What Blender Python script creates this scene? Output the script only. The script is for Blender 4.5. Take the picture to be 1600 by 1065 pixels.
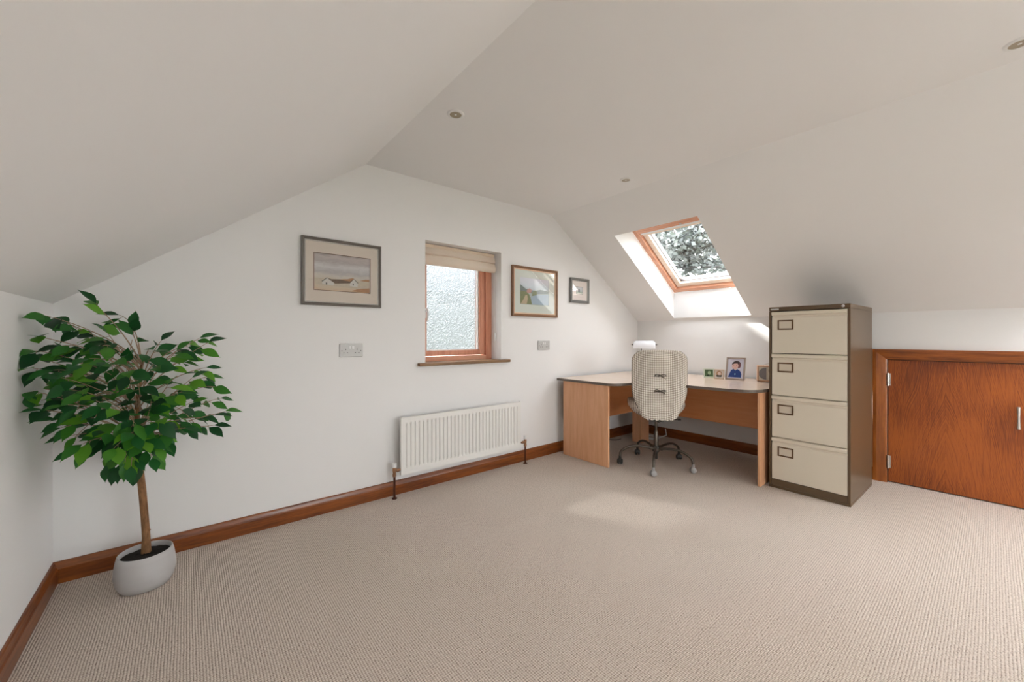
import bpy, bmesh, math, random
from math import sin, cos, pi, radians, sqrt, atan2
from mathutils import Vector, Matrix, Quaternion

# ------------------------------------------------------------------ start
for o in list(bpy.data.objects):
    bpy.data.objects.remove(o, do_unlink=True)
S = bpy.context.scene
C = S.collection
S.view_settings.view_transform = 'Standard'
S.view_settings.look = 'None'
S.view_settings.gamma = 1.0
S.view_settings.use_curve_mapping = False
S.view_settings.exposure = 0.05

# room measures (metres); camera stands at x=0, y=0
XL, XR, YG, YN = -0.4605, 4.1203, 2.669, -3.2
HK, HC = 1.2905, 2.2595          # knee wall (right), flat ceiling
HKL = 1.2497
XCL, XCR = 0.9286, 2.6932
CAMH = 1.1002

# ------------------------------------------------------------------ camera
cam_d = bpy.data.cameras.new('camera')
cam = bpy.data.objects.new('camera', cam_d)
C.objects.link(cam)
cam.location = (0, 0, CAMH)
cam.rotation_euler = (pi / 2, 0, -0.6887)
cam_d.sensor_width = 36.0
cam_d.lens = 618.2551 * 36 / 1600
cam_d.shift_y = -5.66 / 1600
cam_d.clip_start = 0.02
cam_d.clip_end = 200
S.camera = cam

# ------------------------------------------------------------------ light
W = bpy.data.worlds.new('sky')
S.world = W
W.use_nodes = True
nt = W.node_tree
nt.nodes.clear()
wo = nt.nodes.new('ShaderNodeOutputWorld')
bg = nt.nodes.new('ShaderNodeBackground')
tc = nt.nodes.new('ShaderNodeTexCoord')
sx = nt.nodes.new('ShaderNodeSeparateXYZ')
cr = nt.nodes.new('ShaderNodeValToRGB')
cr.color_ramp.elements[0].position = 0.0
cr.color_ramp.elements[0].color = (1.0, 0.98, 0.985, 1)
cr.color_ramp.elements[1].position = 0.9
cr.color_ramp.elements[1].color = (0.90, 0.93, 1.0, 1)
nt.links.new(tc.outputs['Generated'], sx.inputs[0])
nt.links.new(sx.outputs['Z'], cr.inputs[0])
nt.links.new(cr.outputs[0], bg.inputs['Color'])
bg.inputs['Strength'].default_value = 11.5
nt.links.new(bg.outputs[0], wo.inputs['Surface'])

def lamp(name, kind, loc, direction, energy, color=(1, 1, 1), size=None, size_y=None, **kw):
    d = bpy.data.lights.new(name, kind)
    d.energy = energy
    d.color = color
    if size is not None:
        if kind == 'AREA':
            d.shape = 'RECTANGLE'
            d.size = size
            d.size_y = size_y or size
    for k, v in kw.items():
        setattr(d, k, v)
    o = bpy.data.objects.new(name, d)
    C.objects.link(o)
    o.location = loc
    o.rotation_euler = Vector(direction).to_track_quat('-Z', 'Y').to_euler()
    return o

SUN_DIR = Vector((0.36, -1.0, -1.02)).normalized()
lamp('sunlight', 'SUN', (0, 6, 8), SUN_DIR, 19.0, (1.0, 0.96, 0.90), angle=radians(4.0))

# slope geometry, right side
AR = atan2(HC - HK, XR - XCR)
SLN = Vector((sin(AR), 0, cos(AR)))        # outward normal of right slope
SLU = Vector((cos(AR), 0, -sin(AR)))       # down-slope direction
# lamps behind the photographer: sky in the right slope's second skylight, then two
# added fill lamps with made-up windows, in the rear gable and left slope
lamp('skylight_daylight', 'AREA', (3.60, -0.73, 1.90), (-SLN.x, 0, -SLN.z), 29, (0.96, 0.98, 1.0), 0.72, 1.0)
lamp('rear_fill_lamp', 'AREA', (1.85, YN + 0.10, 1.0), (0.05, 1, 0.0), 8, (1.0, 0.99, 0.98), 1.6, 1.2)  # added fill from the rear, no known window there
lamp('left_fill_lamp', 'AREA', (0.36, -1.25, 1.82), (0.588, 0.0, -0.809), 12, (1.0, 0.985, 0.97), 0.62, 0.9)  # added fill that lifts the cabinet front and chair back

# ------------------------------------------------------------------ node helpers
def new_mat(name):
    m = bpy.data.materials.new(name)
    m.use_nodes = True
    n = m.node_tree.nodes
    n.clear()
    out = n.new('ShaderNodeOutputMaterial')
    b = n.new('ShaderNodeBsdfPrincipled')
    m.node_tree.links.new(b.outputs[0], out.inputs[0])
    return m, m.node_tree, b, out

def N(t, kind, **kw):
    n = t.nodes.new(kind)
    for k, v in kw.items():
        if k in n.inputs:
            n.inputs[k].default_value = v
        else:
            setattr(n, k, v)
    return n

def L(t, a, b):
    t.links.new(a, b)

def srgb(r, g, b):
    f = lambda c: (c / 255 / 12.92) if c / 255 <= 0.04045 else ((c / 255 + 0.055) / 1.055) ** 2.4
    return (f(r), f(g), f(b), 1)

def plain(name, col, rough=0.5, metal=0.0, noise=0.0, nscale=20, bump=0.0, bscale=200, spec=0.5, coat=0.0):
    m, t, b, out = new_mat(name)
    b.inputs['Roughness'].default_value = rough
    b.inputs['Metallic'].default_value = metal
    b.inputs['Specular IOR Level'].default_value = spec
    b.inputs['Coat Weight'].default_value = coat
    co = N(t, 'ShaderNodeTexCoord')
    nz = N(t, 'ShaderNodeTexNoise', Scale=nscale, Detail=3.0)
    L(t, co.outputs['Object'], nz.inputs['Vector'])
    mx = N(t, 'ShaderNodeMix', data_type='RGBA')
    c = col if len(col) == 4 else (*col, 1)
    mx.inputs[6].default_value = c
    mx.inputs[7].default_value = tuple(x * (1 - noise) for x in c[:3]) + (1,)
    L(t, nz.outputs['Fac'], mx.inputs[0])
    L(t, mx.outputs[2], b.inputs['Base Color'])
    if bump:
        n2 = N(t, 'ShaderNodeTexNoise', Scale=bscale, Detail=2.0)
        L(t, co.outputs['Object'], n2.inputs['Vector'])
        bp = N(t, 'ShaderNodeBump', Strength=bump, Distance=0.001)
        L(t, n2.outputs['Fac'], bp.inputs['Height'])
        L(t, bp.outputs[0], b.inputs['Normal'])
    return m

def wood(name, c1, c2, axis='X', scale=1.0, rough=0.4, stretch=14, c3=None, coat=0.0, contrast=(0.3, 0.7)):
    """straight grain along the given object axis"""
    m, t, b, out = new_mat(name)
    co = N(t, 'ShaderNodeTexCoord')
    mp = N(t, 'ShaderNodeMapping')
    sc = [scale * stretch] * 3
    sc['XYZ'.index(axis)] = scale
    mp.inputs['Scale'].default_value = sc
    L(t, co.outputs['Object'], mp.inputs[0])
    n1 = N(t, 'ShaderNodeTexNoise', Scale=2.5, Detail=6.0, Roughness=0.65, Distortion=0.3)
    L(t, mp.outputs[0], n1.inputs['Vector'])
    n2 = N(t, 'ShaderNodeTexNoise', Scale=11.0, Detail=3.0, Roughness=0.6)
    L(t, mp.outputs[0], n2.inputs['Vector'])
    ad = N(t, 'ShaderNodeMath', operation='MULTIPLY_ADD')
    L(t, n2.outputs['Fac'], ad.inputs[0]); ad.inputs[1].default_value = 0.35
    L(t, n1.outputs['Fac'], ad.inputs[2])
    rp = N(t, 'ShaderNodeValToRGB')
    rp.color_ramp.elements[0].position = contrast[0] + 0.17
    rp.color_ramp.elements[0].color = c1
    rp.color_ramp.elements[1].position = contrast[1] + 0.17
    rp.color_ramp.elements[1].color = c2
    L(t, ad.outputs[0], rp.inputs[0])
    L(t, rp.outputs[0], b.inputs['Base Color'])
    b.inputs['Roughness'].default_value = rough
    b.inputs['Coat Weight'].default_value = coat
    b.inputs['Coat Roughness'].default_value = 0.15
    bp = N(t, 'ShaderNodeBump', Strength=0.08, Distance=0.001)
    L(t, n2.outputs['Fac'], bp.inputs['Height'])
    L(t, bp.outputs[0], b.inputs['Normal'])
    return m

def glass_thin(name, tint=(1, 1, 1), rough=0.0):
    m = bpy.data.materials.new(name)
    m.use_nodes = True
    t = m.node_tree
    t.nodes.clear()
    out = N(t, 'ShaderNodeOutputMaterial')
    tr = N(t, 'ShaderNodeBsdfTransparent')
    tr.inputs[0].default_value = (*tint, 1)
    gl = N(t, 'ShaderNodeBsdfGlossy')
    gl.inputs['Roughness'].default_value = rough
    lw = N(t, 'ShaderNodeLayerWeight', Blend=0.5)
    pw = N(t, 'ShaderNodeMath', operation='POWER'); L(t, lw.outputs['Facing'], pw.inputs[0]); pw.inputs[1].default_value = 5.0
    fr = N(t, 'ShaderNodeMath', operation='MULTIPLY_ADD'); L(t, pw.outputs[0], fr.inputs[0]); fr.inputs[1].default_value = 0.92; fr.inputs[2].default_value = 0.075
    mx = N(t, 'ShaderNodeMixShader')
    L(t, fr.outputs[0], mx.inputs[0]); L(t, tr.outputs[0], mx.inputs[1]); L(t, gl.outputs[0], mx.inputs[2])
    L(t, mx.outputs[0], out.inputs[0])
    return m

M = {}
M['wall'] = plain('wall_paint', (0.86, 0.855, 0.85), 0.65, noise=0.02, nscale=3, bump=0.05, bscale=120, spec=0.3)
M['ceiling'] = plain('ceiling_paint', (0.865, 0.86, 0.855), 0.8, noise=0.02, nscale=2, bump=0.04, bscale=90, spec=0.2)
M['reveal'] = plain('reveal_paint', (0.84, 0.84, 0.84), 0.6, noise=0.01, spec=0.3)
M['skirt_x'] = wood('skirting_wood', srgb(88, 36, 8), srgb(150, 82, 26), 'X', 1.2, 0.35, coat=0.25)
M['skirt_y'] = wood('skirting_wood_side', srgb(88, 36, 8), srgb(150, 82, 26), 'Y', 1.2, 0.35, coat=0.25)
M['trim_z'] = wood('architrave_wood', srgb(120, 58, 12), srgb(178, 102, 34), 'Z', 1.2, 0.35, coat=0.25)
M['trim_y'] = wood('architrave_wood_top', srgb(108, 50, 10), srgb(168, 92, 28), 'Y', 1.2, 0.35, coat=0.25)
M['pine_x'] = wood('window_pine', srgb(206, 142, 112), srgb(232, 178, 148), 'X', 1.0, 0.4)
M['pine_y'] = wood('window_pine_side', srgb(206, 142, 112), srgb(232, 178, 148), 'Y', 1.0, 0.4)
M['pine_z'] = wood('window_pine_upright', srgb(196, 124, 96), srgb(224, 160, 130), 'Z', 1.0, 0.4)
M['pale_wood'] = wood('sash_wood', srgb(232, 208, 186), srgb(244, 226, 208), 'Y', 1.0, 0.4)
M['white'] = plain('white_plastic', (0.82, 0.82, 0.81), 0.35, noise=0.02)
M['socket'] = plain('socket_plastic', (0.56, 0.555, 0.54), 0.3, noise=0.02)
M['dark'] = plain('dark_recess', (0.015, 0.014, 0.013), 0.6)
M['radiator'] = plain('radiator_enamel', (0.84, 0.83, 0.80), 0.35, noise=0.02)
M['brass'] = plain('valve_brass', srgb(170, 130, 100), 0.35, 0.8, noise=0.3, nscale=60)
M['copper'] = plain('pipe_copper', srgb(90, 48, 30), 0.45, 0.6, noise=0.3, nscale=40)
M['chrome'] = plain('chrome', (0.75, 0.74, 0.73), 0.22, 1.0, noise=0.05)
M['steel'] = plain('brushed_steel', (0.62, 0.58, 0.55), 0.35, 0.9, noise=0.1, nscale=80)
M['beech_z'] = wood('beech_upright', srgb(214, 154, 112), srgb(236, 184, 144), 'Z', 0.9, 0.38, contrast=(0.25, 0.75))
M['beech_h'] = wood('beech_lifted', srgb(232, 152, 94), srgb(242, 174, 120), 'X', 0.9, 0.38, contrast=(0.25, 0.75))  # modesty beech coloured brighter in place of floor bounce under the desk
M['beech_y'] = wood('beech_modesty_lifted', srgb(232, 152, 94), srgb(242, 174, 120), 'Y', 0.9, 0.38, contrast=(0.25, 0.75))  # same brightened beech, grain turned
M['desktop'] = wood('beech_top', srgb(228, 200, 176), srgb(240, 216, 194), 'Y', 0.9, 0.25, contrast=(0.2, 0.8), coat=0.5)
M['deskedge'] = plain('desk_edge_band', srgb(104, 92, 80), 0.4, noise=0.1)
M['cab_brown'] = plain('cabinet_brown_enamel', srgb(98, 78, 56), 0.32, noise=0.03, nscale=3, bump=0.03, bscale=300)
M['cab_cream'] = plain('cabinet_cream_enamel', srgb(222, 212, 194), 0.38, noise=0.02, nscale=3, bump=0.03, bscale=300)
M['cab_dark'] = plain('cabinet_gap_shade', srgb(52, 34, 22), 0.5)  # dark brown that paints the shade between drawers
M['bronze'] = plain('label_holder_bronze', srgb(100, 74, 50), 0.35, 0.2)
M['card'] = plain('label_card', srgb(212, 200, 182), 0.7)
M['tube'] = plain('chair_tube_metal', (0.16, 0.14, 0.12), 0.28, 0.9, noise=0.2, nscale=10)
M['hubm'] = plain('chair_hub_plastic', (0.045, 0.042, 0.038), 0.4)
M['castor'] = plain('castor_lit_grey', (0.42, 0.41, 0.41), 0.4, noise=0.1)  # front castors: lit look put into a lighter grey
M['castor_shaded'] = plain('castor_shaded_plastic', (0.03, 0.03, 0.028), 0.4)  # same castors in shade, painted dark
M['cord'] = plain('tie_cord', srgb(92, 84, 76), 0.8)
M['pot'] = plain('pot_grey_ceramic', (0.53, 0.52, 0.52), 0.55, noise=0.05, nscale=6, bump=0.1, bscale=150)
M['soil'] = plain('potting_soil', (0.02, 0.015, 0.01), 0.95, noise=0.6, nscale=80, bump=1.0, bscale=90)
M['bark'] = wood('ficus_bark', srgb(98, 66, 40), srgb(160, 118, 78), 'Z', 6, 0.8, 4)
M['twig'] = plain('ficus_twig', srgb(176, 148, 122), 0.7, noise=0.3, nscale=30)
M['blind'] = plain('blind_linen', srgb(226, 206, 184), 0.9, noise=0.06, nscale=60, bump=0.3, bscale=500)
def cloth():
    m = plain('blind_cloth', srgb(246, 234, 220), 0.9, noise=0.05, nscale=60, bump=0.3, bscale=500)
    t = m.node_tree
    b = next(n for n in t.nodes if n.type == 'BSDF_PRINCIPLED')
    out = next(n for n in t.nodes if n.type == 'OUTPUT_MATERIAL')
    tl = N(t, 'ShaderNodeBsdfTranslucent'); tl.inputs[0].default_value = srgb(250, 238, 220)
    mx = N(t, 'ShaderNodeMixShader'); mx.inputs[0].default_value = 0.4
    L(t, b.outputs[0], mx.inputs[1]); L(t, tl.outputs[0], mx.inputs[2]); L(t, mx.outputs[0], out.inputs[0])
    return m
M['blind_cloth'] = cloth()
M['grey_frame'] = plain('grey_picture_frame', srgb(122, 116, 110), 0.35, 0.1, noise=0.15, nscale=30)
M['silver_slip'] = plain('silver_slip', (0.74, 0.73, 0.71), 0.3, 0.5)
M['bronze_frame'] = wood('bronze_picture_frame', srgb(116, 84, 60), srgb(152, 112, 82), 'X', 1, 0.35, contrast=(0.2, 0.8))
M['gold_slip'] = plain('pale_gold_slip', srgb(238, 206, 178), 0.35, 0.2)
M['steel_frame'] = plain('slate_picture_frame', srgb(122, 122, 120), 0.4, 0.2)
M['mount_buff'] = plain('buff_mount', srgb(216, 205, 193), 0.85, noise=0.02, bump=0.05, bscale=800)
M['mount_pale'] = plain('pale_mount', srgb(214, 220, 212), 0.85, noise=0.02)
M['mount_white'] = plain('white_mount', srgb(238, 230, 226), 0.85)
M['glass'] = glass_thin('picture_glass')
M['winglass'] = glass_thin('skylight_glass', (0.93, 0.96, 0.96))
M['opal'] = plain('opal_lampshade', (0.84, 0.84, 0.87), 0.25, noise=0.01, coat=0.4)
M['black'] = plain('black_plastic', (0.02, 0.02, 0.02), 0.4)
M['lamp_metal'] = plain('lamp_metal', (0.12, 0.11, 0.11), 0.3, 0.8)

# carpet: looped berber weave, rows along the room
def carpet():
    m, t, b, out = new_mat('loop_carpet')
    b.inputs['Roughness'].default_value = 0.95
    b.inputs['Specular IOR Level'].default_value = 0.15
    b.inputs['Sheen Weight'].default_value = 0.15
    co = N(t, 'ShaderNodeTexCoord')
    # slight waver
    nw = N(t, 'ShaderNodeTexNoise', Scale=9.0, Detail=2.0)
    L(t, co.outputs['Object'], nw.inputs['Vector'])
    sb = N(t, 'ShaderNodeVectorMath', operation='SUBTRACT'); sb.inputs[1].default_value = (0.5, 0.5, 0.5)
    L(t, nw.outputs['Color'], sb.inputs[0])
    sc = N(t, 'ShaderNodeVectorMath', operation='SCALE'); sc.inputs['Scale'].default_value = 0.004
    L(t, sb.outputs[0], sc.inputs[0])
    ad = N(t, 'ShaderNodeVectorMath', operation='ADD')
    L(t, co.outputs['Object'], ad.inputs[0]); L(t, sc.outputs[0], ad.inputs[1])
    sp = N(t, 'ShaderNodeSeparateXYZ')
    L(t, ad.outputs[0], sp.inputs[0])
    def wave(sock, pitch):
        a = N(t, 'ShaderNodeMath', operation='MULTIPLY'); a.inputs[1].default_value = pi / pitch
        L(t, sock, a.inputs[0])
        s_ = N(t, 'ShaderNodeMath', operation='SINE'); L(t, a.outputs[0], s_.inputs[0])
        ab = N(t, 'ShaderNodeMath', operation='ABSOLUTE'); L(t, s_.outputs[0], ab.inputs[0])
        return ab.outputs[0]
    wx = wave(sp.outputs['X'], 0.0084)
    wy = wave(sp.outputs['Y'], 0.0086)
    mul = N(t, 'ShaderNodeMath', operation='MULTIPLY'); L(t, wx, mul.inputs[0])
    pw = N(t, 'ShaderNodeMath', operation='POWER'); L(t, wy, pw.inputs[0]); pw.inputs[1].default_value = 0.7
    L(t, pw.outputs[0], mul.inputs[1])
    # per loop variation
    vs = N(t, 'ShaderNodeTexNoise', Scale=130.0, Detail=3.0, Roughness=0.75)
    L(t, co.outputs['Object'], vs.inputs['Vector'])
    vb = N(t, 'ShaderNodeTexNoise', Scale=1.3, Detail=3.0)
    L(t, co.outputs['Object'], vb.inputs['Vector'])
    m1 = N(t, 'ShaderNodeMath', operation='MULTIPLY_ADD'); L(t, vs.outputs['Fac'], m1.inputs[0]); m1.inputs[1].default_value = 2.3
    L(t, mul.outputs[0], m1.inputs[2])
    rp = N(t, 'ShaderNodeValToRGB')
    e = rp.color_ramp.elements
    e[0].position = 0.62; e[0].color = srgb(82, 60, 46)
    e[1].position = 1.0; e[1].color = srgb(232, 220, 209)
    k = e.new(0.86); k.color = srgb(198, 182, 168)
    mapr = N(t, 'ShaderNodeMapRange'); mapr.inputs['From Min'].default_value = 0.0; mapr.inputs['From Max'].default_value = 2.3
    L(t, m1.outputs[0], mapr.inputs['Value'])
    e[0].position = 0.34; k.position = 0.58; rp.color_ramp.elements[2].position = 0.88
    L(t, mapr.outputs[0], rp.inputs[0])
    mx = N(t, 'ShaderNodeMix', data_type='RGBA', blend_type='MULTIPLY')
    mx.inputs[0].default_value = 1.0
    r2 = N(t, 'ShaderNodeValToRGB')
    r2.color_ramp.elements[0].color = (0.93, 0.91, 0.89, 1)
    r2.color_ramp.elements[1].color = (1, 1, 1, 1)
    L(t, vb.outputs['Fac'], r2.inputs[0])
    L(t, rp.outputs[0], mx.inputs[6]); L(t, r2.outputs[0], mx.inputs[7])
    L(t, mx.outputs[2], b.inputs['Base Color'])
    bp = N(t, 'ShaderNodeBump', Strength=0.55, Distance=0.004)
    L(t, mul.outputs[0], bp.inputs['Height'])
    L(t, bp.outputs[0], b.inputs['Normal'])
    return m
M['carpet'] = carpet()

# crown-cut veneer of the eaves door
def veneer():
    m, t, b, out = new_mat('door_veneer')
    co = N(t, 'ShaderNodeTexCoord')
    nz = N(t, 'ShaderNodeTexNoise', Scale=3.0, Detail=3.0)
    mp0 = N(t, 'ShaderNodeMapping'); mp0.inputs['Scale'].default_value = (1, 2.2, 0.8)
    L(t, co.outputs['Object'], mp0.inputs[0]); L(t, mp0.outputs[0], nz.inputs['Vector'])
    sp = N(t, 'ShaderNodeSeparateXYZ'); L(t, co.outputs['Object'], sp.inputs[0])
    # fold y into repeating leaves 0.36 wide
    a = N(t, 'ShaderNodeMath', operation='SUBTRACT'); L(t, sp.outputs['Y'], a.inputs[0]); a.inputs[1].default_value = 0.21
    ab = N(t, 'ShaderNodeMath', operation='ABSOLUTE'); L(t, a.outputs[0], ab.inputs[0])
    nn = N(t, 'ShaderNodeMath', operation='MULTIPLY_ADD'); L(t, nz.outputs['Fac'], nn.inputs[0]); nn.inputs[1].default_value = 0.06
    L(t, ab.outputs[0], nn.inputs[2])
    pw = N(t, 'ShaderNodeMath', operation='POWER'); L(t, nn.outputs[0], pw.inputs[0]); pw.inputs[1].default_value = 1.25
    s1 = N(t, 'ShaderNodeMath', operation='MULTIPLY'); L(t, pw.outputs[0], s1.inputs[0]); s1.inputs[1].default_value = 6.2
    ad = N(t, 'ShaderNodeMath', operation='ADD'); L(t, s1.outputs[0], ad.inputs[0]); L(t, sp.outputs['Z'], ad.inputs[1])
    wv = N(t, 'ShaderNodeMath', operation='MULTIPLY'); L(t, ad.outputs[0], wv.inputs[0]); wv.inputs[1].default_value = 38
    cb = N(t, 'ShaderNodeCombineXYZ'); L(t, wv.outputs[0], cb.inputs['X'])
    n2 = N(t, 'ShaderNodeTexNoise', Scale=1.0, Detail=4.0, Roughness=0.75)
    L(t, cb.outputs[0], n2.inputs['Vector'])
    # fine pores along z
    mp = N(t, 'ShaderNodeMapping'); mp.inputs['Scale'].default_value = (1, 160, 7)
    L(t, co.outputs['Object'], mp.inputs[0])
    n3 = N(t, 'ShaderNodeTexNoise', Scale=1.0, Detail=2.0); L(t, mp.outputs[0], n3.inputs['Vector'])
    # broad tone
    n4 = N(t, 'ShaderNodeTexNoise', Scale=2.2, Detail=1.0); L(t, co.outputs['Object'], n4.inputs['Vector'])
    f1 = N(t, 'ShaderNodeMath', operation='MULTIPLY_ADD'); L(t, n3.outputs['Fac'], f1.inputs[0]); f1.inputs[1].default_value = 0.35
    L(t, n2.outputs['Fac'], f1.inputs[2])
    f2 = N(t, 'ShaderNodeMath', operation='MULTIPLY_ADD'); L(t, n4.outputs['Fac'], f2.inputs[0]); f2.inputs[1].default_value = 0.5
    L(t, f1.outputs[0], f2.inputs[2])
    rp = N(t, 'ShaderNodeValToRGB')
    e = rp.color_ramp.elements
    e[0].position = 0.66; e[0].color = srgb(88, 34, 8)
    e[1].position = 1.0; e[1].color = srgb(172, 90, 26)
    k = e.new(0.85); k.color = srgb(134, 62, 14)
    L(t, f2.outputs[0], rp.inputs[0])
    L(t, rp.outputs[0], b.inputs['Base Color'])
    b.inputs['Roughness'].default_value = 0.42
    b.inputs['Coat Weight'].default_value = 0.2
    b.inputs['Coat Roughness'].default_value = 0.2
    return m
M['veneer'] = veneer()

# checked chair cloth
def check():
    m, t, b, out = new_mat('checked_cotton')
    co = N(t, 'ShaderNodeTexCoord')
    sp = N(t, 'ShaderNodeSeparateXYZ'); L(t, co.outputs['Object'], sp.inputs[0])
    def stripe(sock, pitch):
        a = N(t, 'ShaderNodeMath', operation='MULTIPLY'); a.inputs[1].default_value = 2 * pi / pitch
        L(t, sock, a.inputs[0])
        s_ = N(t, 'ShaderNodeMath', operation='SINE'); L(t, a.outputs[0], s_.inputs[0])
        mr = N(t, 'ShaderNodeMapRange'); mr.inputs['From Min'].default_value = 0.1; mr.inputs['From Max'].default_value = 0.6
        L(t, s_.outputs[0], mr.inputs['Value'])
        return mr.outputs[0]
    ax = stripe(sp.outputs['Y'], 0.0136)
    # second direction runs with the cloth: height on the back, depth on the seat
    ad = N(t, 'ShaderNodeMath', operation='ADD'); L(t, sp.outputs['Z'], ad.inputs[0]); L(t, sp.outputs['X'], ad.inputs[1])
    az = stripe(ad.outputs[0], 0.0136)
    su = N(t, 'ShaderNodeMath', operation='ADD'); L(t, ax, su.inputs[0]); L(t, az, su.inputs[1])
    hv = N(t, 'ShaderNodeMath', operation='MULTIPLY'); L(t, su.outputs[0], hv.inputs[0]); hv.inputs[1].default_value = 0.5
    rp = N(t, 'ShaderNodeValToRGB')
    rp.color_ramp.elements[0].color = srgb(246, 241, 232)
    rp.color_ramp.elements[1].color = srgb(112, 98, 86)
    k = rp.color_ramp.elements.new(0.5); k.color = srgb(190, 178, 164)
    L(t, hv.outputs[0], rp.inputs[0])
    L(t, rp.outputs[0], b.inputs['Base Color'])
    b.inputs['Roughness'].default_value = 0.9
    nz = N(t, 'ShaderNodeTexNoise', Scale=14.0, Detail=2.0); L(t, co.outputs['Object'], nz.inputs['Vector'])
    bp = N(t, 'ShaderNodeBump', Strength=0.35, Distance=0.006)
    L(t, nz.outputs['Fac'], bp.inputs['Height']); L(t, bp.outputs[0], b.inputs['Normal'])
    return m
M['check'] = check()

def leaf_mat():
    m, t, b, out = new_mat('ficus_leaf')
    g = N(t, 'ShaderNodeNewGeometry')
    rp = N(t, 'ShaderNodeValToRGB')
    e = rp.color_ramp.elements
    e[0].position = 0.0; e[0].color = (0.008, 0.05, 0.016, 1)
    e[1].position = 1.0; e[1].color = (0.14, 0.36, 0.03, 1)
    k = e.new(0.45); k.color = (0.018, 0.115, 0.026, 1)
    k = e.new(0.8); k.color = (0.05, 0.20, 0.025, 1)
    L(t, g.outputs['Random Per Island'], rp.inputs[0])
    L(t, rp.outputs[0], b.inputs['Base Color'])
    b.inputs['Roughness'].default_value = 0.42
    b.inputs['Specular IOR Level'].default_value = 0.35
    trn = N(t, 'ShaderNodeBsdfTranslucent')
    hs = N(t, 'ShaderNodeHueSaturation', Saturation=1.1, Value=1.6)
    L(t, rp.outputs[0], hs.inputs['Color']); L(t, hs.outputs[0], trn.inputs[0])
    mx = N(t, 'ShaderNodeMixShader'); mx.inputs[0].default_value = 0.25
    L(t, b.outputs[0], mx.inputs[1]); L(t, trn.outputs[0], mx.inputs[2]); L(t, mx.outputs[0], out.inputs[0])
    return m
M['leaf'] = leaf_mat()

def obscured():
    m = bpy.data.materials.new('obscured_glass')
    m.use_nodes = True
    t = m.node_tree
    t.nodes.clear()
    out = N(t, 'ShaderNodeOutputMaterial')
    co = N(t, 'ShaderNodeTexCoord')
    vo = N(t, 'ShaderNodeTexVoronoi', Scale=95.0)
    L(t, co.outputs['Object'], vo.inputs['Vector'])
    gl = N(t, 'ShaderNodeBsdfGlass', Roughness=0.30, IOR=1.45)
    gl.inputs['Color'].default_value = (0.43, 0.45, 0.455, 1)
    bp = N(t, 'ShaderNodeBump', Strength=0.9, Distance=0.006); L(t, vo.outputs['Distance'], bp.inputs['Height'])
    L(t, bp.outputs[0], gl.inputs['Normal'])
    tr_ = N(t, 'ShaderNodeBsdfTransparent')
    mx = N(t, 'ShaderNodeMixShader'); mx.inputs[0].default_value = 0.24
    L(t, gl.outputs[0], mx.inputs[1]); L(t, tr_.outputs[0], mx.inputs[2])
    tr_.inputs[0].default_value = (.9, .93, .95, 1)
    L(t, mx.outputs[0], out.inputs[0])
    return m
M['obscured'] = obscured()

# ------------------------------------------------------------------ mesh helpers
def obj(name, bm, mat=None, parent=None, smooth=False, mats=None, loc=None, rot=None, angle=40):
    me = bpy.data.meshes.new(name)
    bmesh.ops.recalc_face_normals(bm, faces=bm.faces)
    bm.to_mesh(me)
    bm.free()
    for mm in (mats or [mat]):
        me.materials.append(mm)
    if smooth:
        me.shade_smooth()
        try:
            me.set_sharp_from_angle(angle=radians(angle))
        except Exception:
            pass
    o = bpy.data.objects.new(name, me)
    C.objects.link(o)
    if loc is not None: o.location = loc
    if rot is not None: o.rotation_euler = rot
    if parent is not None: o.parent = parent
    return o

def tag(o, label=None, cat=None, group=None, kind=None):
    if label: o['label'] = label
    if cat: o['category'] = cat
    if group: o['group'] = group
    if kind: o['kind'] = kind
    return o

def thing(name, label, cat, loc=(0, 0, 0), rotz=0.0, group=None, rot=None):
    o = bpy.data.objects.new(name, None)
    C.objects.link(o)
    o.empty_display_size = 0.1
    o.location = loc
    o.rotation_euler = rot if rot is not None else (0, 0, rotz)
    return tag(o, label, cat, group)

def box(bm, lo, hi, bevel=0.0, mi=0, segs=2, mat4=None):
    r = bmesh.ops.create_cube(bm, size=1.0)
    vs = r['verts']
    sx_, sy_, sz_ = [hi[i] - lo[i] for i in range(3)]
    for v in vs:
        v.co = Vector((lo[0] + (v.co.x + .5) * sx_, lo[1] + (v.co.y + .5) * sy_, lo[2] + (v.co.z + .5) * sz_))
    fs = list({f for v in vs for f in v.link_faces})
    for f in fs: f.material_index = mi
    if bevel > 0:
        es = list({e for v in vs for e in v.link_edges})
        rb = bmesh.ops.bevel(bm, geom=es, offset=bevel, segments=segs, affect='EDGES', profile=0.5)
        vs = list({v for f in rb['faces'] for v in f.verts} | {v for v in vs if v.is_valid})
        for f in rb['faces']: f.material_index = mi
    if mat4 is not None:
        for v in vs: v.co = mat4 @ v.co
    return vs

def B(*boxes, bevel=0.0):
    bm = bmesh.new()
    for lo, hi in boxes: box(bm, lo, hi, bevel)
    return bm

def prism(bm, pts, axis, a, b, mi=0):
    """extrude a closed 2D polygon along axis ('X','Y','Z') from a to b"""
    def mk(p, t):
        if axis == 'X': return (t, p[0], p[1])
        if axis == 'Y': return (p[0], t, p[1])
        return (p[0], p[1], t)
    v0 = [bm.verts.new(mk(p, a)) for p in pts]
    v1 = [bm.verts.new(mk(p, b)) for p in pts]
    n = len(pts)
    fs = [bm.faces.new(v0), bm.faces.new(v1[::-1])]
    for i in range(n):
        fs.append(bm.faces.new([v0[i], v1[i], v1[(i + 1) % n], v0[(i + 1) % n]]))
    for f in fs: f.material_index = mi
    return v0 + v1

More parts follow.
